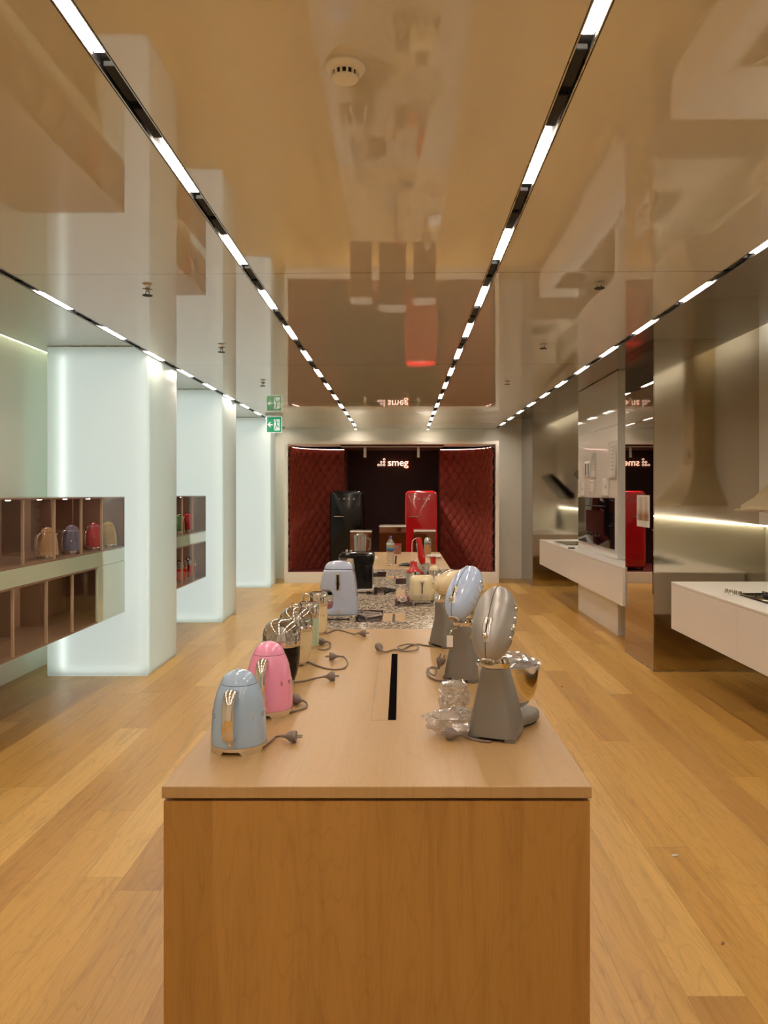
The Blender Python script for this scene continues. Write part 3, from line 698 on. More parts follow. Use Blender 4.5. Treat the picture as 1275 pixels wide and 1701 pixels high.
# ------------------------------------------------------------------ appliances
def feet_base(r, rt, h, nf=4, halfw=.42, off=PI/4, lift=.012):
    prof = []
    def mod(p, a):
        x, y, z = p
        if z <= 1e-6:
            k = min(abs((a-off-2*PI*j/nf+PI) % (2*PI)-PI) for j in range(nf))
            return (x, y, 0 if k < halfw else lift)
        return p
    return MB().lathe([(r*.55, lift), (r*.82, lift), (r*.86, 0), (r, 0), (r*1.0, h*.55), (rt, h), (rt*.8, h), ], 64, mod=mod)
def letters(word, r_of_z, z, ang0, step, size, tilt=0):
    L = MB()
    for k, ch in enumerate(word):
        a = ang0+step*k; r = r_of_z
        m = Matrix.Rotation(a, 4, 'Z') @ Matrix.Translation((r, 0, z)) @ Matrix.Rotation(-tilt, 4, 'Y') @ Matrix.Rotation(PI/2, 4, 'Z') @ Matrix.Rotation(PI/2, 4, 'X')
        L.text(ch, size, .0015, m)
    return L
def plug_mb(p, dirv, up=(0, 0, 1)):
    """grey two-pin plug with its pins along dirv"""
    d = Vector(dirv).normalized(); z = Vector(up); z = (z-d*z.dot(d)).normalized(); x = d.cross(z)
    m = Matrix((x, z, d)).transposed().to_4x4(); m.translation = Vector(p)
    b = MB()
    b.lathe([(0, -.030), (.004, -.030), (.006, -.018), (.013, -.008), (.0175, 0), (.0185, .012), (.017, .016), (0, .016)], 20)
    b.cyl((-.0085, 0, .014), .0024, .019, 'z', 8).cyl((.0085, 0, .014), .0024, .019, 'z', 8)
    return b.xf(m)
def cord_and_plug(t, pts, pdir, pup=(0, 0, 1), r=.0035, plug=True, pmat='plug', cmat='cord'):
    c = MB().tube(loc_pts(t, pts), r, 8, 5).build('power_cord', M[cmat], t)
    if plug:
        # sub-part; built in the frame of the thing
        rz = t.rotation_euler.z; R3 = Matrix.Rotation(-rz, 3, 'Z')
        d = R3 @ Vector(pdir); e = Vector(loc_pts(t, [pts[-1]])[0])+d.normalized()*.026
        plug_mb(e, d, R3 @ Vector(pup)).build('plug', M[pmat], c)
    return c
def kettle(x, y, mat, label, rz=-PI/2, z=TZ, s=1.0, cord=None, group=None, sz=1.0):
    t = thing('kettle', label, 'kettle', (x, y, z), rz, group)      # +X is the side of the handle
    t.scale = (s, s, s*sz)
    feet_base(.081, .0805, .022).build('base', M['chrome'], t)
    body = [(.0, .0225), (.0795, .0225), (.0805, .028), (.0799, .05), (.0785, .085), (.0755, .12), (.0708, .15), (.0645, .176), (.0570, .195), (.0535, .2020), (.0, .2025)]
    MB().lathe(body, 56).build('body', mat, t)
    MB().lathe([(.0, .2018), (.0520, .2018), (.0518, .204), (0, .204)], 48).build('lid_seam', M['rubber'], t)
    MB().lathe([(.0528, .2035), (.0520, .2065), (.0480, .2165), (.0405, .2270), (.0305, .2350), (.019, .2402), (.009, .2425), (.0, .2430)], 48).build('lid', mat, t)
    MB().lathe([(.009, .2420), (.008, .2440), (.0, .2445)], 20).build('lid_button', mat, t)
    MB().tube([(.052, 0, .186), (.072, 0, .193), (.090, 0, .187), (.103, 0, .165), (.110, 0, .130), (.1105, 0, .095), (.107, 0, .068), (.098, 0, .054), (.080, 0, .053)], .0075, 16, 5, ry=.0165, up=(0, 1, 0)).build('handle', M['chrome'], t)
    MB().ball((.0815, 0, .036), .0085, sub=2).cyl((.076, 0, .036), .009, .004, 'x', 16).build('switch_lever', M['chrome'], t)
    MB().loft([[(-.058, -.020, .175), (-.058, .020, .175), (-.072, .0, .150), (-.072, 0, .1501)], [(-.070, -.016, .192), (-.070, .016, .192), (-.102, .002, .192), (-.102, -.002, .192)]]).build('spout', M['chrome'], t)
    st = math.radians(28)
    letters('SMEG', .0762, .112, math.radians(48), st, .019, .13).build('lettering', M['chrome'], t, smooth=False)
    letters('SMEG', .0762, .112, math.radians(-132), st, .019, .13).build('lettering', M['chrome'], t, smooth=False)
    if cord: cord_and_plug(t, *cord)
    return t
Z = TZ
def G(px, py, up=0.0):
    """point on the table top seen at that pixel, from the survey of the photograph"""
    d = (CAMH-TZ-up)*1280/(py-819); return ((px-666)*d/1280, d, TZ+up)
kettle(-.4757, 2.262, M['paleblue'], 'pale blue kettle at the near left corner of the table', math.radians(-95), cord=([G(436, 1240, .006), G(448, 1232, .005), G(458, 1224, .008), G(469, 1222, .0195)], (1, -.05, 0)), group='kettles on the table', sz=.945)
kettle(-.449, 2.62, M['pink'], 'pink kettle behind the pale blue one on the table', math.radians(-96), cord=([G(476, 1184, .005), G(492, 1180, .005), G(508, 1175, .004), G(509, 1168, .006), G(503, 1164, .0195)], (-.8, .6, 0)), group='kettles on the table')

def juicer(x, y, mat, label, z=TZ, cord=None, group=None, s=1):
    t = thing('citrus_juicer', label, 'juicer', (x, y, z), math.radians(-60), group); t.scale = (s, s, s)
    feet_base(.052, .054, .016, lift=.008).build('base', M['chrome'], t)
    MB().lathe([(0, .016), (.053, .016), (.060, .035), (.067, .065), (.0715, .10), (.0735, .135), (.0735, .150), (0, .150)], 48).build('body', mat, t)
    MB().lathe([(0, .150), (.0745, .150), (.0755, .156), (.0755, .172), (.073, .175), (.068, .165), (0, .158)], 48).build('steel_rim', M['chrome'], t)
    MB().lathe([(.0, .158), (.045, .160), (.040, .175), (.028, .200), (.012, .218), (0, .222)], 30, mod=lambda p, a: (p[0]*(1+.10*math.cos(8*a)), p[1]*(1+.10*math.cos(8*a)), p[2])).build('reamer', M['steel'], t)
    MB().lathe([(.0745, .174), (.0745, .190), (.071, .210), (.062, .228), (.047, .242), (.028, .250), (.0, .253)], 44).build('clear_lid', M['dome'], t)
    MB().box(.070, .090, -.012, .012, .158, .170, .003, 2).build('spout', M['chrome'], t)
    letters('SMEG', .0728, .088, math.radians(-52), math.radians(17), .016, -.08).build('lettering', M['chrome'], t, smooth=False)
    if cord: cord_and_plug(t, *cord)
    return t
juicer(-.470, 3.03, M['black'], 'black citrus juicer with a clear dome behind the pink kettle', cord=([G(487, 1133, .006), G(505, 1131, .004), G(522, 1127, .004), G(538, 1124, .0195)], (1, .2, 0)), group='citrus juicers on the table')
juicer(-.4585, 3.36, M['cream'], 'cream citrus juicer with a clear dome behind the black one', cord=([G(511, 1099, .006), G(530, 1107, .004), G(552, 1112, .004), G(570, 1110, .004), G(577, 1102, .004), G(572, 1092, .004), G(562, 1090, .0195)], (-1, -.1, 0)), group='citrus juicers on the table')

def frother(x, y, mat, label, cord=None):
    t = thing('milk_frother', label, 'milk frother', (x, y, TZ), math.radians(175), 'milk frothers on the table')
    feet_base(.044, .046, .014, lift=.008).build('base', M['chrome'], t)
    MB().lathe([(0, .014), (.045, .014), (.048, .03), (.0485, .10), (.047, .148), (0, .148)], 40).build('body', mat, t)
    MB().lathe([(.047, .149), (.0485, .155), (.049, .21), (.046, .219), (0, .221)], 40).build('steel_jug', M['chrome'], t)
    MB().box(.048, .088, -.010, .010, .200, .212, .004, 2).box(.078, .090, -.010, .010, .162, .212, .004, 2).box(.048, .088, -.010, .010, .162, .172, .004, 2).build('handle', M['chrome'], t)
    letters('SMEG', .0484, .10, math.radians(70), math.radians(22), .014).build('lettering', M['chrome'], t, smooth=False)
    MB().cyl((0.0, .047, .05), .007, .004, 'y', 16).build('button', M['chrome'], t)
    if cord: cord_and_plug(t, *cord)
frother(-.445, 3.72, M['mint'], 'mint green milk frother with a chrome jug', ([G(528, 1078, .006), G(540, 1079, .004), G(548, 1074, .004), G(548, 1068, .004), G(543, 1066, .0195)], (-.7, .3, 0)))
frother(-.440, 4.10, M['cream'], 'cream milk frother with a chrome jug, nearest the terrazzo', ([G(543, 1052, .006), G(556, 1046, .004), G(570, 1048, .004), G(586, 1053, .004), G(594, 1052, .0195)], (1, .1, 0)))

def random_bundle(t, c, sx, sy, h, n, r, mat, seed, name='power_cord'):
    rnd = random.Random(seed); pts = []
    for k in range(n):
        a = k*2.1+rnd.uniform(-.5, .5); q = rnd.uniform(.55, 1)
        pts.append((c[0]+sx*q*math.cos(a), c[1]+sy*q*math.sin(a), c[2]+r+h*rnd.random()))
    return MB().tube(loc_pts(t, pts), r, 7, 7).build(name, M[mat], t)
# drip coffee machine (side towards us)
cx, cy = -.372, 4.62
t = thing('drip_coffee_machine', 'large grey-blue drip coffee machine at the edge of the terrazzo', 'coffee machine', (cx, cy, TZ))
out = [(.112, .028), (.1125, .07), (.108, .14), (.101, .21), (.092, .26), (.083, .293), (-.083, .293), (-.092, .27), (-.101, .22), (-.106, .178), (-.055, .176), (-.038, .165), (-.030, .145), (-.029, .095), (-.036, .072), (-.052, .062), (-.110, .060), (-.112, .028)]
MB().prism(out, -.095, .095, 'y', .012, 4).build('body', M['machineblue'], t, sharp=50)
lid = [rrect(.172, .14, .296, 0, 0, 3.4), rrect(.168, .138, .305, 0, 0, 3.2), rrect(.150, .122, .322, 0, 0, 2.9), rrect(.118, .094, .335, 0, 0, 2.6), rrect(.07, .05, .341, 0, 0, 2.2)]
MB().loft(lid).build('lid', M['machineblue'], t, sharp=60)
MB().box(-.078, .078, -.068, .068, .292, .297).build('lid_seam', M['rubber'], t, smooth=False)
MB().loft([rrect(.224, .196, .010), rrect(.230, .200, .014), rrect(.228, .198, .028)]).build('base_plate', M['chrome'], t)
for sx in (-.085, .085):
    for sy in (-.07, .07): MB().box(sx-.02, sx+.02, sy-.015, sy+.015, 0, .012, .003, 1).build('foot', M['chrome'], t)
MB().box(-.011, .011, -.1005, -.094, .173, .275, .006, 2).build('water_gauge', M['steel'], t)
MB().box(-.0065, .0065, -.1018, -.0995, .180, .268).build('gauge_window', M['black'], t, smooth=False)
MB().cyl((.006, -.104, .050), .009, .010, 'y', 18).build('knob', M['chrome'], t)
c = MB().lathe([(0, .047), (.052, .047), (.060, .06), (.062, .09), (.052, .125), (.044, .14), (0, .141)], 32, (-.072, 0, 0)).build('carafe', M['glass'], t)
MB().lathe([(0, .141), (.046, .141), (.046, .158), (0, .162)], 32, (-.072, 0, 0)).build('carafe_lid', M['black'], t)
MB().lathe([(0, .050), (.050, .050), (.058, .062), (.060, .088), (0, .088)], 32, (-.072, 0, 0)).build('red_reflection', M['red'], t)  # red fill stands in for a red reflection in the carafe
random_bundle(t, G(613, 1025), .080, .13, .020, 13, .0045, 'lightcord', 5)
# espresso machine, black
t = thing('espresso_machine', 'black espresso machine with a clear water tank on the terrazzo', 'coffee machine', (-.30, 5.90, TZ))
prof = [(.000, .03), (.082, .03), (.084, .20), (.092, .215), (.097, .245), (.094, .275), (.080, .292), (-.145, .296), (-.165, .280), (-.165, .262), (-.060, .255), (-.050, .20), (-.050, .03)]
MB().prism(prof, -.13, .15, 'y', .014, 3).build('body', M['black'], t, sharp=50)
MB().box(-.06, .09, -.15, .15, .006, .03, .004, 2).build('base_tray', M['steel'], t)
MB().box(-.045, .078, -.148, -.1405, .008, .022).build('tray_front', M['blackmatt'], t, smooth=False)
MB().box(.022, .076, -.133, -.129, .085, .205, .008, 2).build('side_window', M['ovenglass'], t)
MB().loft([rrect(.105, .15, .05, -.118, .02, 5), rrect(.13, .17, .252, -.112, .02, 5)]).build('water_tank', M['glass'], t)
MB().tube([(-.118, -.05, .296), (-.118, -.05, .312), (-.118, .05, .312), (-.118, .05, .296)], .004, 8, 0).cyl((-.085, 0, .295), .012, .016).build('tank_clip', M['chrome'], t)
random_bundle(t, G(646, 984), .055, .13, .02, 9, .005, 'rubber', 9)
# toaster
t = thing('toaster', 'cream two-slot toaster end on, on the terrazzo', 'toaster', (.1405, 5.16, TZ))
MB().loft([rrect(.155, .285, .022, 0, .155, 5), rrect(.170, .305, .030, 0, .155, 5), rrect(.174, .31, .08, 0, .155, 5), rrect(.172, .306, .15, 0, .155, 5), rrect(.160, .290, .178, 0, .155, 4.5), rrect(.135, .262, .190, 0, .155, 4.2), rrect(.11, .235, .193, 0, .155, 4)]).build('body', M['cream'], t, sharp=60)
MB().loft([rrect(.150, .28, .012, 0, .155, 5), rrect(.172, .302, .014, 0, .155, 5), rrect(.172, .302, .022, 0, .155, 5)]).build('base_plate', M['chrome'], t)
for sx in (-.06, .06):
    for sy in (.03, .28): MB().cyl((sx, sy, 0), .012, .013, 'z', 16).build('foot', M['steel'], t)
MB().box(-.050, .050, .055, .255, .1925, .1945, .0008, 1).build('steel_top', M['chrome'], t)
for sx in (-.026, .026): MB().box(sx-.013, sx+.013, .07, .24, .1935, .1956).build('bread_slot', M['blackmatt'], t, smooth=False)
MB().box(-.0035, .0035, -.0035, .006, .075, .150).build('lever_slot', M['blackmatt'], t, smooth=False)
MB().box(-.014, .014, -.018, .0, .146, .156, .003, 2).build('lever', M['chrome'], t)
MB().cyl((0, -.022, .055), .0165, .022, 'y', 28).build('browning_knob', M['chrome'], t)
for sx in (-.036, .036): MB().cyl((sx, -.006, .055), .006, .008, 'y', 14).build('button', M['steel'], t)
random_bundle(t, G(667, 1000), .04, .11, .015, 8, .0045, 'lightcord', 13)
random_bundle(t, G(728, 1002), .025, .12, .02, 8, .004, 'rubber', 14)

# stand mixers
def mixer(x, y, yaw, tilt, headmat, label, bowl=True, cord=None, bundle=None):
    t = thing('stand_mixer', label, 'stand mixer', (x, y, TZ), -yaw, 'stand mixers along the right of the table')
    # base plate outline, y forward
    half = [(.0, .0), (.040, .004), (.058, .006), (.066, .014), (.067, .05), (.065, .10), (.062, .13), (.066, .16), (.082, .195), (.092, .23), (.092, .265), (.078, .298), (.045, .316), (0, .32)]
    outl = [(a, b) for a, b in half]+[(-a, b) for a, b in reversed(half[1:-1])]
    P = catmull([Vector((a, b, 0)) for a, b in outl+[outl[0]]], 3)[:-1]
    secs = []
    cyy = .16
    for z, k, lift in ((.010, .97, 1), (.014, 1.0, 1), (.030, .995, 0), (.036, .96, 0), (.038, .90, 0)):
        secs.append([(p.x*k, cyy+(p.y-cyy)*k, z) for p in P])
    MB().loft(secs).build('base', M['standgrey'], t, sharp=50)
    MB().loft([[(p.x*.93, cyy+(p.y-cyy)*.95, z) for p in P] for z in (.004, .0105)]).build('underside', M['rubber'], t)
    for sx, sy in ((-.056, .020), (.056, .020), (-.066, .262), (.066, .262)): MB().loft([rrect(.034, .034, 0, sx, sy, 4, 16), rrect(.037, .037, .014, sx, sy, 4, 16)]).build('foot', M['standgrey'], t)
    MB().loft([rrect(.150, .150, .011, 0, .073, 5), rrect(.148, .146, .034, 0, .073, 4.6), rrect(.138, .130, .08, 0, .071, 3.8), rrect(.118, .112, .13, 0, .070, 3.2), rrect(.098, .100, .175, 0, .062, 3.0), rrect(.086, .094, .204, 0, .056, 2.8), rrect(.080, .09, .214, 0, .055, 2.6)]).build('stand', M['standgrey'], t, sharp=50)
    MB().lathe([(0, .210), (.040, .210), (.045, .220), (.047, .232), (.040, .244), (0, .248)], 36, (0, .055, 0)).build('hinge_collar', M['chrome'], t)
    piv = Vector((0, .030, .245)); H = Matrix.Translation(piv) @ Matrix.Rotation(tilt, 4, 'X') @ Matrix.Translation(-piv)
    c0 = Vector((0, .118, .299)); L = .128
    def rad(u):           # u -1..1 along the head
        f = (1-abs(u)**2.35)**.5
        return f*(1.0+.04*u)
    rx, rz_ = .0645, .0690
    secs = []; nn = 36
    for i in range(1, nn):
        u = -math.cos(PI*i/nn); f = rad(u); zc = -.004*u
        secs.append([(rx*f*math.cos(2*PI*k/40), c0.y+L*u, c0.z+zc+rz_*f*math.sin(2*PI*k/40)) for k in range(40)])
    MB().loft(secs).xf(H).build('head', headmat, t, sharp=60)
    # seam along the top centre line
    sm = []
    for i in range(1, 33):
        u = -math.cos(PI*i/34); f = rad(u); sm.append((0, c0.y+L*u, c0.z-.004*u+rz_*f+.0002))
    MB().tube(sm, .0011, 6, 1).xf(H).build('seam', M['rubber'], t)
    def top(u, up=0): return (0, c0.y+L*u, c0.z-.004*u+rz_*rad(u)+up)
    MB().tube([top(-.70, .0), top(-.55, .001), top(-.40, .001), top(-.25, .001), top(-.14, .0)], .0125, 12, 4, ry=.003, up=(0, 0, 1)).xf(H).build('speed_plate', M['steel'], t)
    MB().tube([top(-.58, .0025), top(-.4, .0035), top(-.2, .0032)], .0025, 8, 4).xf(H).build('speed_slot', M['black'], t)
    p = Vector(top(-.60, .010)); MB().ball(p, .0095, sub=2).cyl(p-Vector((0, 0, .010)), .006, .010).xf(H).build('speed_lever', M['chrome'], t)
    # rear medallion and trim lines
    m = Matrix.Translation((0, c0.y-L*.955, c0.z-.004)) @ Matrix.Rotation(PI/2, 4, 'X')
    MB().lathe([(0, .0), (.022, .0), (.022, .006), (.019, .008), (.017, .0055), (.006, .0055), (.006, .009), (0, .009)], 30, mat=m).xf(H).build('rear_medallion', M['steel'] if headmat is not M['cream'] else M['cream'], t)
    for sx in (-1, 1):
        ln = []
        for zz in (-.030,):
            for i in range(10):
                u = -.86+.55*i/9; f = rad(u); aa = math.asin(max(-1, min(1, zz/(rz_*f)))) if f*rz_ > abs(zz) else -PI/2
                ln.append((sx*(rx*f*math.cos(aa)+.0003), c0.y+L*u, c0.z+zz))
        MB().tube(ln, .0012, 6, 1).xf(H).build('trim_line', M['chrome'], t)
        LT = MB()
        for k, ch in enumerate('SMEG'):
            u = (-.38+.26*k) if sx > 0 else (.40-.26*k); f = rad(u)
            LT.text(ch, .032, .0035, Matrix.Translation((sx*(rx*f-.0005), c0.y+L*u, c0.z+.004)) @ Matrix.Rotation(sx*PI/2, 4, 'Z') @ Matrix.Rotation(PI/2, 4, 'X'))
        LT.xf(H).build('lettering', M['chrome'], t, smooth=False)
    MB().lathe([(0, 0), (.036, 0), (.036, -.020), (.030, -.026), (0, -.026)], 32, (0, c0.y+.075, c0.z-.055)).cyl((0, c0.y+.075, c0.z-.108), .006, .03, 'z', 12).xf(H).build('planetary_hub', M['chrome'], t)
    if bowl:
        bp = [(0, .002), (.046, .002), (.050, .006), (.046, .016), (.052, .020), (.070, .034), (.088, .060), (.0985, .095), (.103, .135), (.104, .165), (.107, .167), (.107, .171), (.1015, .169), (.0995, .135), (.095, .097), (.085, .063), (.066, .038), (0, .024)]
        MB().lathe([(r*.95, z*.93) for r, z in bp], 56, (0, .215, .036)).build('mixing_bowl', M['chrome'], t)
    if cord: cord_and_plug(t, *cord)
    if bundle: random_bundle(t, *bundle)
    return t
mixer(.268, 2.315, math.radians(22), math.radians(52), M['silver'], 'silver stand mixer with raised head, nearest on the right of the table',
      cord=([G(815, 1232, .005), G(795, 1230, .004), G(778, 1226, .004), G(765, 1220, .0195)], (-1, .2, .0)))
mixer(.224, 3.05, math.radians(33), math.radians(47), M['mixerblue'], 'light blue stand mixer with raised head, middle of the three',
      cord=([G(765, 1128, .005), G(740, 1131, .004), G(720, 1128, .004), G(709, 1118, .01), G(712, 1110, .02), G(724, 1112, .03), G(722, 1122, .03), G(712, 1116, .035), G(716, 1108, .04), G(728, 1110, .045)], (.3, 0, 1), (0, 1, 0)))
mixer(.168, 3.745, math.radians(58), 0, M['cream'], 'cream stand mixer with its head down, farthest of the three',
      cord=([G(722, 1074, .004), G(705, 1072, .004), G(693, 1070, .004), G(680, 1073, .004), G(668, 1079, .006), G(660, 1075, .008), G(676, 1070, .010), G(692, 1072, .010), G(692, 1079, .008), G(672, 1082, .008), G(655, 1079, .006), G(640, 1083, .004), G(632, 1080, .012)], (-.3, .9, .3)))
# white tag hanging on the blue mixer
t = thing('cable_tie_tag', 'white tag hanging below the head of the light blue mixer', 'tag', (.190, 3.01, TZ+.145))
MB().box(-.012, .012, -.004, .004, 0, .045, .002, 1).build('tag_card', M['white'], t)
MB().tube([(0, 0, .045), (.004, .0, .060), (.014, .004, .070), (.028, .01, .072)], .0035, 8, 4).build('tie', M['chrome'], t)

# crumpled plastic
def crumple(name, c, r, sc, amp, label, mat, seed, half=False):
    b = bmesh.new(); bmesh.ops.create_icosphere(b, subdivisions=4, radius=1)
    for v in b.verts:
        p = v.co.copy(); o3 = Vector((seed, seed*2, 0))
        d = noise.noise_vector(p*1.7+o3)*.55+noise.noise_vector(p*4.1+o3)*.28+noise.noise_vector(p*9+o3)*.12
        cv = noise.cell_vector(p*3.2+o3)-Vector((.5, .5, .5))
        p = p+(d+cv*.10)*amp
        v.co = Vector((p.x*sc[0], p.y*sc[1], p.z*sc[2]))*r
    if half:
        for v in b.verts:
            if v.co.z < 0: v.co.z *= .15
    bmesh.ops.translate(b, vec=c, verts=b.verts)
    mn = min(v.co.z for v in b.verts)
    if not half: bmesh.ops.translate(b, vec=(0, 0, TZ+.001-mn), verts=b.verts)
    s = MB(); s.add(b); o = s.build(name, mat, sharp=12)
    return tag(o, label, 'plastic bag')
g1 = G(757, 1196); g2 = G(750, 1222)
crumple('plastic_bag', (g1[0], g1[1]+.05, TZ+.045), .070, (.75, .8, .75), .85, 'crumpled clear plastic bag beside the silver mixer', M['film'], 3.1)
crumple('plastic_bag', (g2[0]+.002, g2[1]+.01, TZ+.026), .068, (1.15, .7, .5), .85, 'crumpled clear plastic round the plug of the silver mixer', M['film'], 7.7)
yw = math.radians(22); bx, by = .268+.215*math.sin(yw), 2.315+.215*math.cos(yw)
crumple('plastic_film', (bx+.0, by, TZ+.185), .098, (.97, .97, .45), .55, 'clear plastic film bunched in the bowl of the silver mixer', M['film'], 1.4, True)['category'] = 'plastic film'

# blender with glass jug
t = thing('jug_blender', 'glass jug blender behind the black espresso machine', 'blender', (-.372, 7.0, TZ))
MB().lathe([(0, 0), (.085, 0), (.085, .02), (.078, .05), (.066, .11), (.060, .15), (.05, .17), (0, .172)], 40).build('motor_base', M['steel'], t)
MB().lathe([(.045, .172), (.050, .20), (.056, .34), (.057, .355), (.053, .355), (.050, .21), (0, .19)], 36).build('glass_jug', M['glass'], t)
MB().lathe([(0, .352), (.056, .352), (.056, .368), (.03, .372), (.03, .385), (0, .387)], 30).build('lid', M['glass'], t)
MB().tube([(.055, 0, .335), (.085, 0, .33), (.092, 0, .30), (.088, 0, .25), (.075, 0, .225)], .008, 10, 4).build('handle', M['glass'], t)
MB().cyl((0, -.088, .06), .02, .014, 'y', 24).build('knob', M['chrome'], t)
# mini chopper, hand blender, small juicer, cups, bottle
t = thing('mini_chopper', 'small chopper with a red top and clear bowl behind the toaster', 'chopper', (.103, 6.3, TZ))
MB().lathe([(0, .003), (.062, .003), (.064, .02), (.066, .10), (.063, .10), (.060, .02), (0, .012)], 36).build('clear_bowl', M['glass'], t)
MB().cyl((0, 0, .012), .012, .08, 'z', 16).build('blade_post', M['steel'], t)
MB().lathe([(0, .10), (.060, .10), (.062, .108), (.055, .118), (.040, .130), (.030, .155), (.028, .190), (0, .194)], 36).build('lid', M['red'], t)
t = thing('hand_blender', 'tall red hand blender standing in a clear beaker', 'hand blender', (.190, 6.45, TZ))
MB().lathe([(0, .002), (.045, .002), (.048, .16), (.045, .16), (.042, .01), (0, .008)], 30).build('beaker', M['glass'], t)
tl = Matrix.Translation((.012, 0, .0)) @ Matrix.Rotation(math.radians(-9), 4, 'Y')
MB().lathe([(0, .0), (.03, 0), (.03, .012), (.012, .03), (.010, .10), (.012, .145), (0, .15)], 24).xf(Matrix.Translation((.014, 0, .02)) @ Matrix.Rotation(math.radians(-9), 4, 'Y')).build('shaft', M['steel'], t)
MB().lathe([(0, .145), (.014, .148), (.028, .175), (.033, .215), (.028, .26), (.022, .32), (.024, .36), (.018, .378), (0, .38)], 28).xf(Matrix.Translation((.014, 0, .0)) @ Matrix.Rotation(math.radians(-9), 4, 'Y')).build('grip', M['red'], t)
MB().lathe([(0, .25), (.008, .25), (.009, .33), (0, .335)], 12, (-.020, -.004, 0)).xf(Matrix.Translation((.014, 0, .0)) @ Matrix.Rotation(math.radians(-9), 4, 'Y')).build('button_strip', M['steel'], t)
MB().tube([(-.030, 0, .372), (-.060, 0, .370), (-.088, 0, .355), (-.098, 0, .33), (-.100, 0, .25), (-.100, 0, .17)], .0028, 8, 4).build('power_cord', M['white'], t)
t = thing('small_juicer', 'small cream juicer with a clear lid behind the toaster', 'juicer', (.262, 6.1, TZ))
MB().lathe([(0, 0), (.075, 0), (.078, .02), (.060, .06), (.050, .075), (0, .075)], 36).build('base', M['cream'], t)
MB().lathe([(0, .075), (.030, .078), (.046, .10), (.044, .10), (.042, .138), (0, .138)], 24, mod=lambda p, a: (p[0]*(1+.14*math.cos(9*a)), p[1]*(1+.14*math.cos(9*a)), p[2])).build('reamer', M['steel'], t)
MB().lathe([(.074, .022), (.060, .09), (.046, .138)], 36).build('clear_lid', M['glass'], t)
MB().lathe([(.044, .138), (.042, .150), (.030, .166), (.014, .175), (0, .177)], 30).build('cap', M['cream'], t)
t = thing('water_bottle', 'plastic water bottle with blue cap on the far wooden top', 'bottle', (-.110, 7.95, TZ))
def rib(z): return .038+.0022*math.sin(z*2*PI/.024)
MB().lathe([(0, .004), (.030, 0), (.036, .006)]+[(rib(.01+.006*k), .01+.006*k) for k in range(24)]+[(.040, .16), (.040, .215), (.036, .24), (.020, .268), (.013, .275), (.013, .285), (0, .286)], 30).build('bottle_body', M['glass'], t)
def lab():
    m = bpy.data.materials.new('bottle_label'); m.use_nodes = True; b = m.node_tree.nodes['Principled BSDF']; g = N(m.node_tree)
    tc = g.new('ShaderNodeTexCoord'); sp = g.new('ShaderNodeSeparateXYZ'); g.L(tc.outputs['Object'], sp.inputs[0])
    n = g.new('ShaderNodeTexNoise'); n.inputs['Scale'].default_value = 40; g.L(tc.outputs['Object'], n.inputs[0])
    k = g.math('ADD', sp.outputs['Z'], g.math('MULTIPLY', g.math('SUBTRACT', n.outputs['Fac'], .5), .05))
    k = g.math('DIVIDE', g.math('SUBTRACT', k, .155), .075)
    g.L(g.ramp(k, [(0, lin((40, 70, 150))), (.25, lin((60, 110, 190))), (.45, lin((80, 160, 130))), (.6, lin((190, 110, 100))), (.72, lin((90, 160, 120))), (.9, lin((210, 220, 215)))]), b.inputs['Base Color']); return m
MB().lathe([(.0408, .158), (.0412, .16), (.0412, .222), (.0395, .232)], 30).build('label_band', lab(), t)
MB().lathe([(0, .302), (.015, .302), (.0155, .284), (.0, .284)], 20).build('cap', pmat('bottle_cap', lin((70, 80, 170)), .4), t)
t = thing('storage_jar', 'jar of red and orange content at the far end of the table', 'jar', (-.045, 9.45, TZ))
MB().lathe([(0, .003), (.042, .003), (.044, .02), (.044, .10), (0, .10)], 28).build('contents', pmat('jar_red', lin((170, 60, 34)), .4), t)
MB().lathe([(0, 0), (.047, 0), (.048, .105), (.046, .115), (0, .118)], 28).build('glass', M['glass'], t)
MB().cyl((0, 0, .116), .046, .014).build('lid', M['red'], t)
t = thing('storage_jar', 'taller jar with a steel lid and orange content at the far end', 'jar', (.325, 9.45, TZ))
MB().lathe([(0, .003), (.038, .003), (.040, .02), (.038, .11), (0, .11)], 28).build('contents', pmat('jar_orange', lin((214, 140, 50)), .4), t)
MB().lathe([(0, 0), (.044, 0), (.045, .12), (.040, .14), (0, .14)], 28).build('glass', M['glass'], t)
MB().lathe([(0, .14), (.040, .14), (.042, .17), (.030, .20), (0, .205)], 24).build('lid', M['chrome'], t)
t = thing('lidded_cup', 'red cup with a white lid near the far end of the table', 'cup', (.338, 8.15, TZ))
MB().lathe([(0, 0), (.028, 0), (.033, .075), (0, .075)], 28).build('cup_body', M['red'], t)
MB().lathe([(0, .075), (.037, .075), (.037, .088), (.030, .098), (0, .10)], 28).build('lid', M['white'], t)
t = thing('serving_tray', 'shallow white tray behind the red cup', 'tray', (.385, 8.95, TZ))
MB().loft([rrect(.12, .32, 0, 0, 0, 5), rrect(.15, .36, .02, 0, 0, 5), rrect(.155, .365, .022, 0, 0, 5), rrect(.14, .34, .020, 0, 0, 5), rrect(.12, .31, .005, 0, 0, 5)]).build('dish', M['white'], t)
t = thing('small_pot', 'small white lidded pot right of the black espresso machine', 'pot', (-.272, 8.05, TZ))
MB().lathe([(0, 0), (.030, 0), (.035, .03), (.030, .055), (0, .055)], 24).build('pot_body', M['cream'], t)
MB().lathe([(0, .055), (.032, .055), (.030, .075), (.012, .085), (0, .088)], 24).build('lid', M['white'], t)
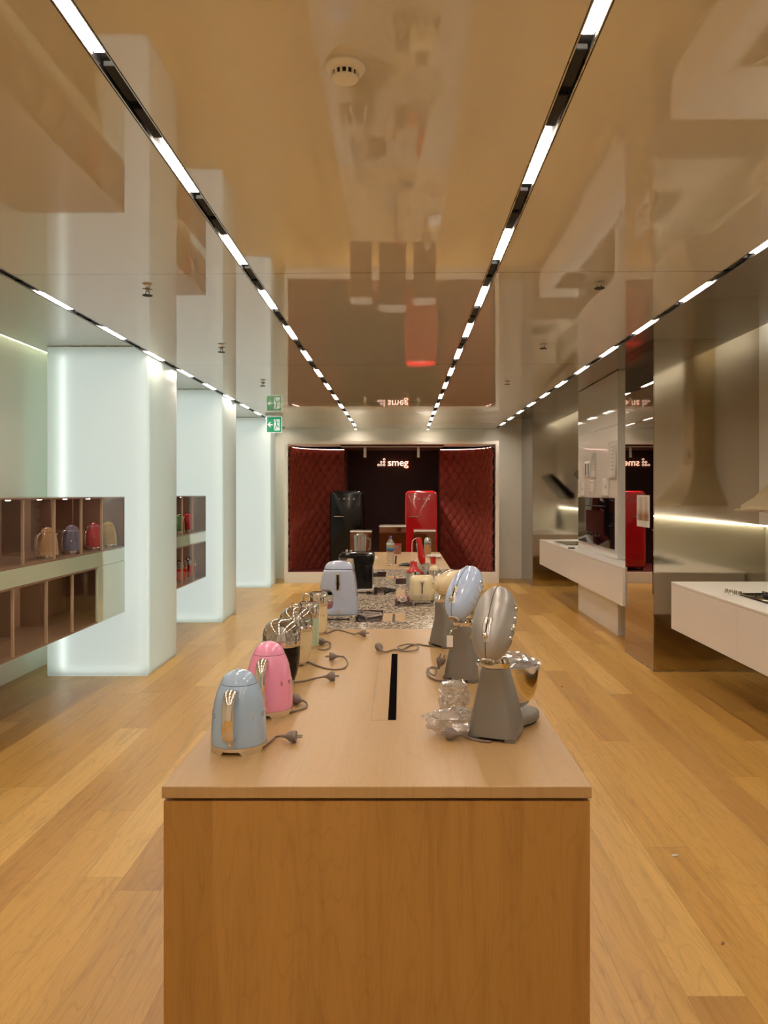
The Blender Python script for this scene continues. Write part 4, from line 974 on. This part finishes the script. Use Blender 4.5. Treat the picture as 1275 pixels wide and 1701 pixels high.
t = thing('folded_strap', 'black folded glove lying beside the water bottle', 'strap', (.035, 7.95, TZ))  # flat black folded strap, built as one soft lump
MB().loft([[(x, y*k, z*k+.0005) for (y, z) in [(math.cos(2*PI*j/16)*.10, .014+math.sin(2*PI*j/16)*.0135) for j in range(16)]] for x, k in ((-.065, .12), (-.05, .5), (-.02, .85), (.03, 1), (.06, .9), (.075, .4))]).build('cloth', M['blackmatt'], t)

# ------------------------------------------------------------------ kettles in the cases
sx = -2.545
for px, mt, lb in ((79, 'sand', 'sand coloured kettle, leftmost in the upper display case'), (119, 'slate', 'slate blue kettle in the upper display case'), (156, 'rose', 'rose pink kettle in the upper display case'), (184, 'yellow', 'mustard yellow kettle nearest the glowing column')):
    d = -sx*1280/(666-px)
    if d > 6.70: d = 6.70
    kettle(sx, d, M[mt], lb, math.radians(-115), z=1.1555, s=.90, group='kettles in the upper display case')
kettle(-2.60, 9.0, M['green'], 'green kettle in the far upper display case', math.radians(-115), z=1.1555, s=.9, group='kettles in the far display case')
kettle(-2.60, 9.40, M['red'], 'red kettle in the far upper display case', math.radians(-115), z=1.1555, s=.9, group='kettles in the far display case')
juicer(-2.58, 9.02, M['red'], 'left red juicer in the far lower display case', z=.5855, group='juicers in the far display case')
juicer(-2.58, 9.42, M['red'], 'right red juicer in the far lower display case', z=.5855, group='juicers in the far display case')
# small litter on the floor
t = tag(MB().prism([(0, 0), (.030, .006), (.034, .022), (.012, .020), (.002, .012)], .001, .003, 'z').build('paper_scrap', M['paper'], smooth=False), 'tiny white scrap of paper on the floor right of the table', 'litter')
t.location = (1.205, 3.43, 0)
t = tag(MB().ball((0, 0, .004), .007, (1, 1, .6), 1).build('crumb', M['blackmatt']), 'tiny black crumb on the floor right of the mixers', 'litter')
t.location = (1.34, 6.43, 0)
t = tag(MB().prism([(0, 0), (.014, .006), (.020, .018), (.008, .016)], .001, .003, 'z').build('leaf_scrap', pmat('scrap_brown', lin((150, 112, 90)), .6), smooth=False), 'tiny brownish scrap on the floor near the lower right', 'litter')
t.location = (1.145, 2.76, 0)
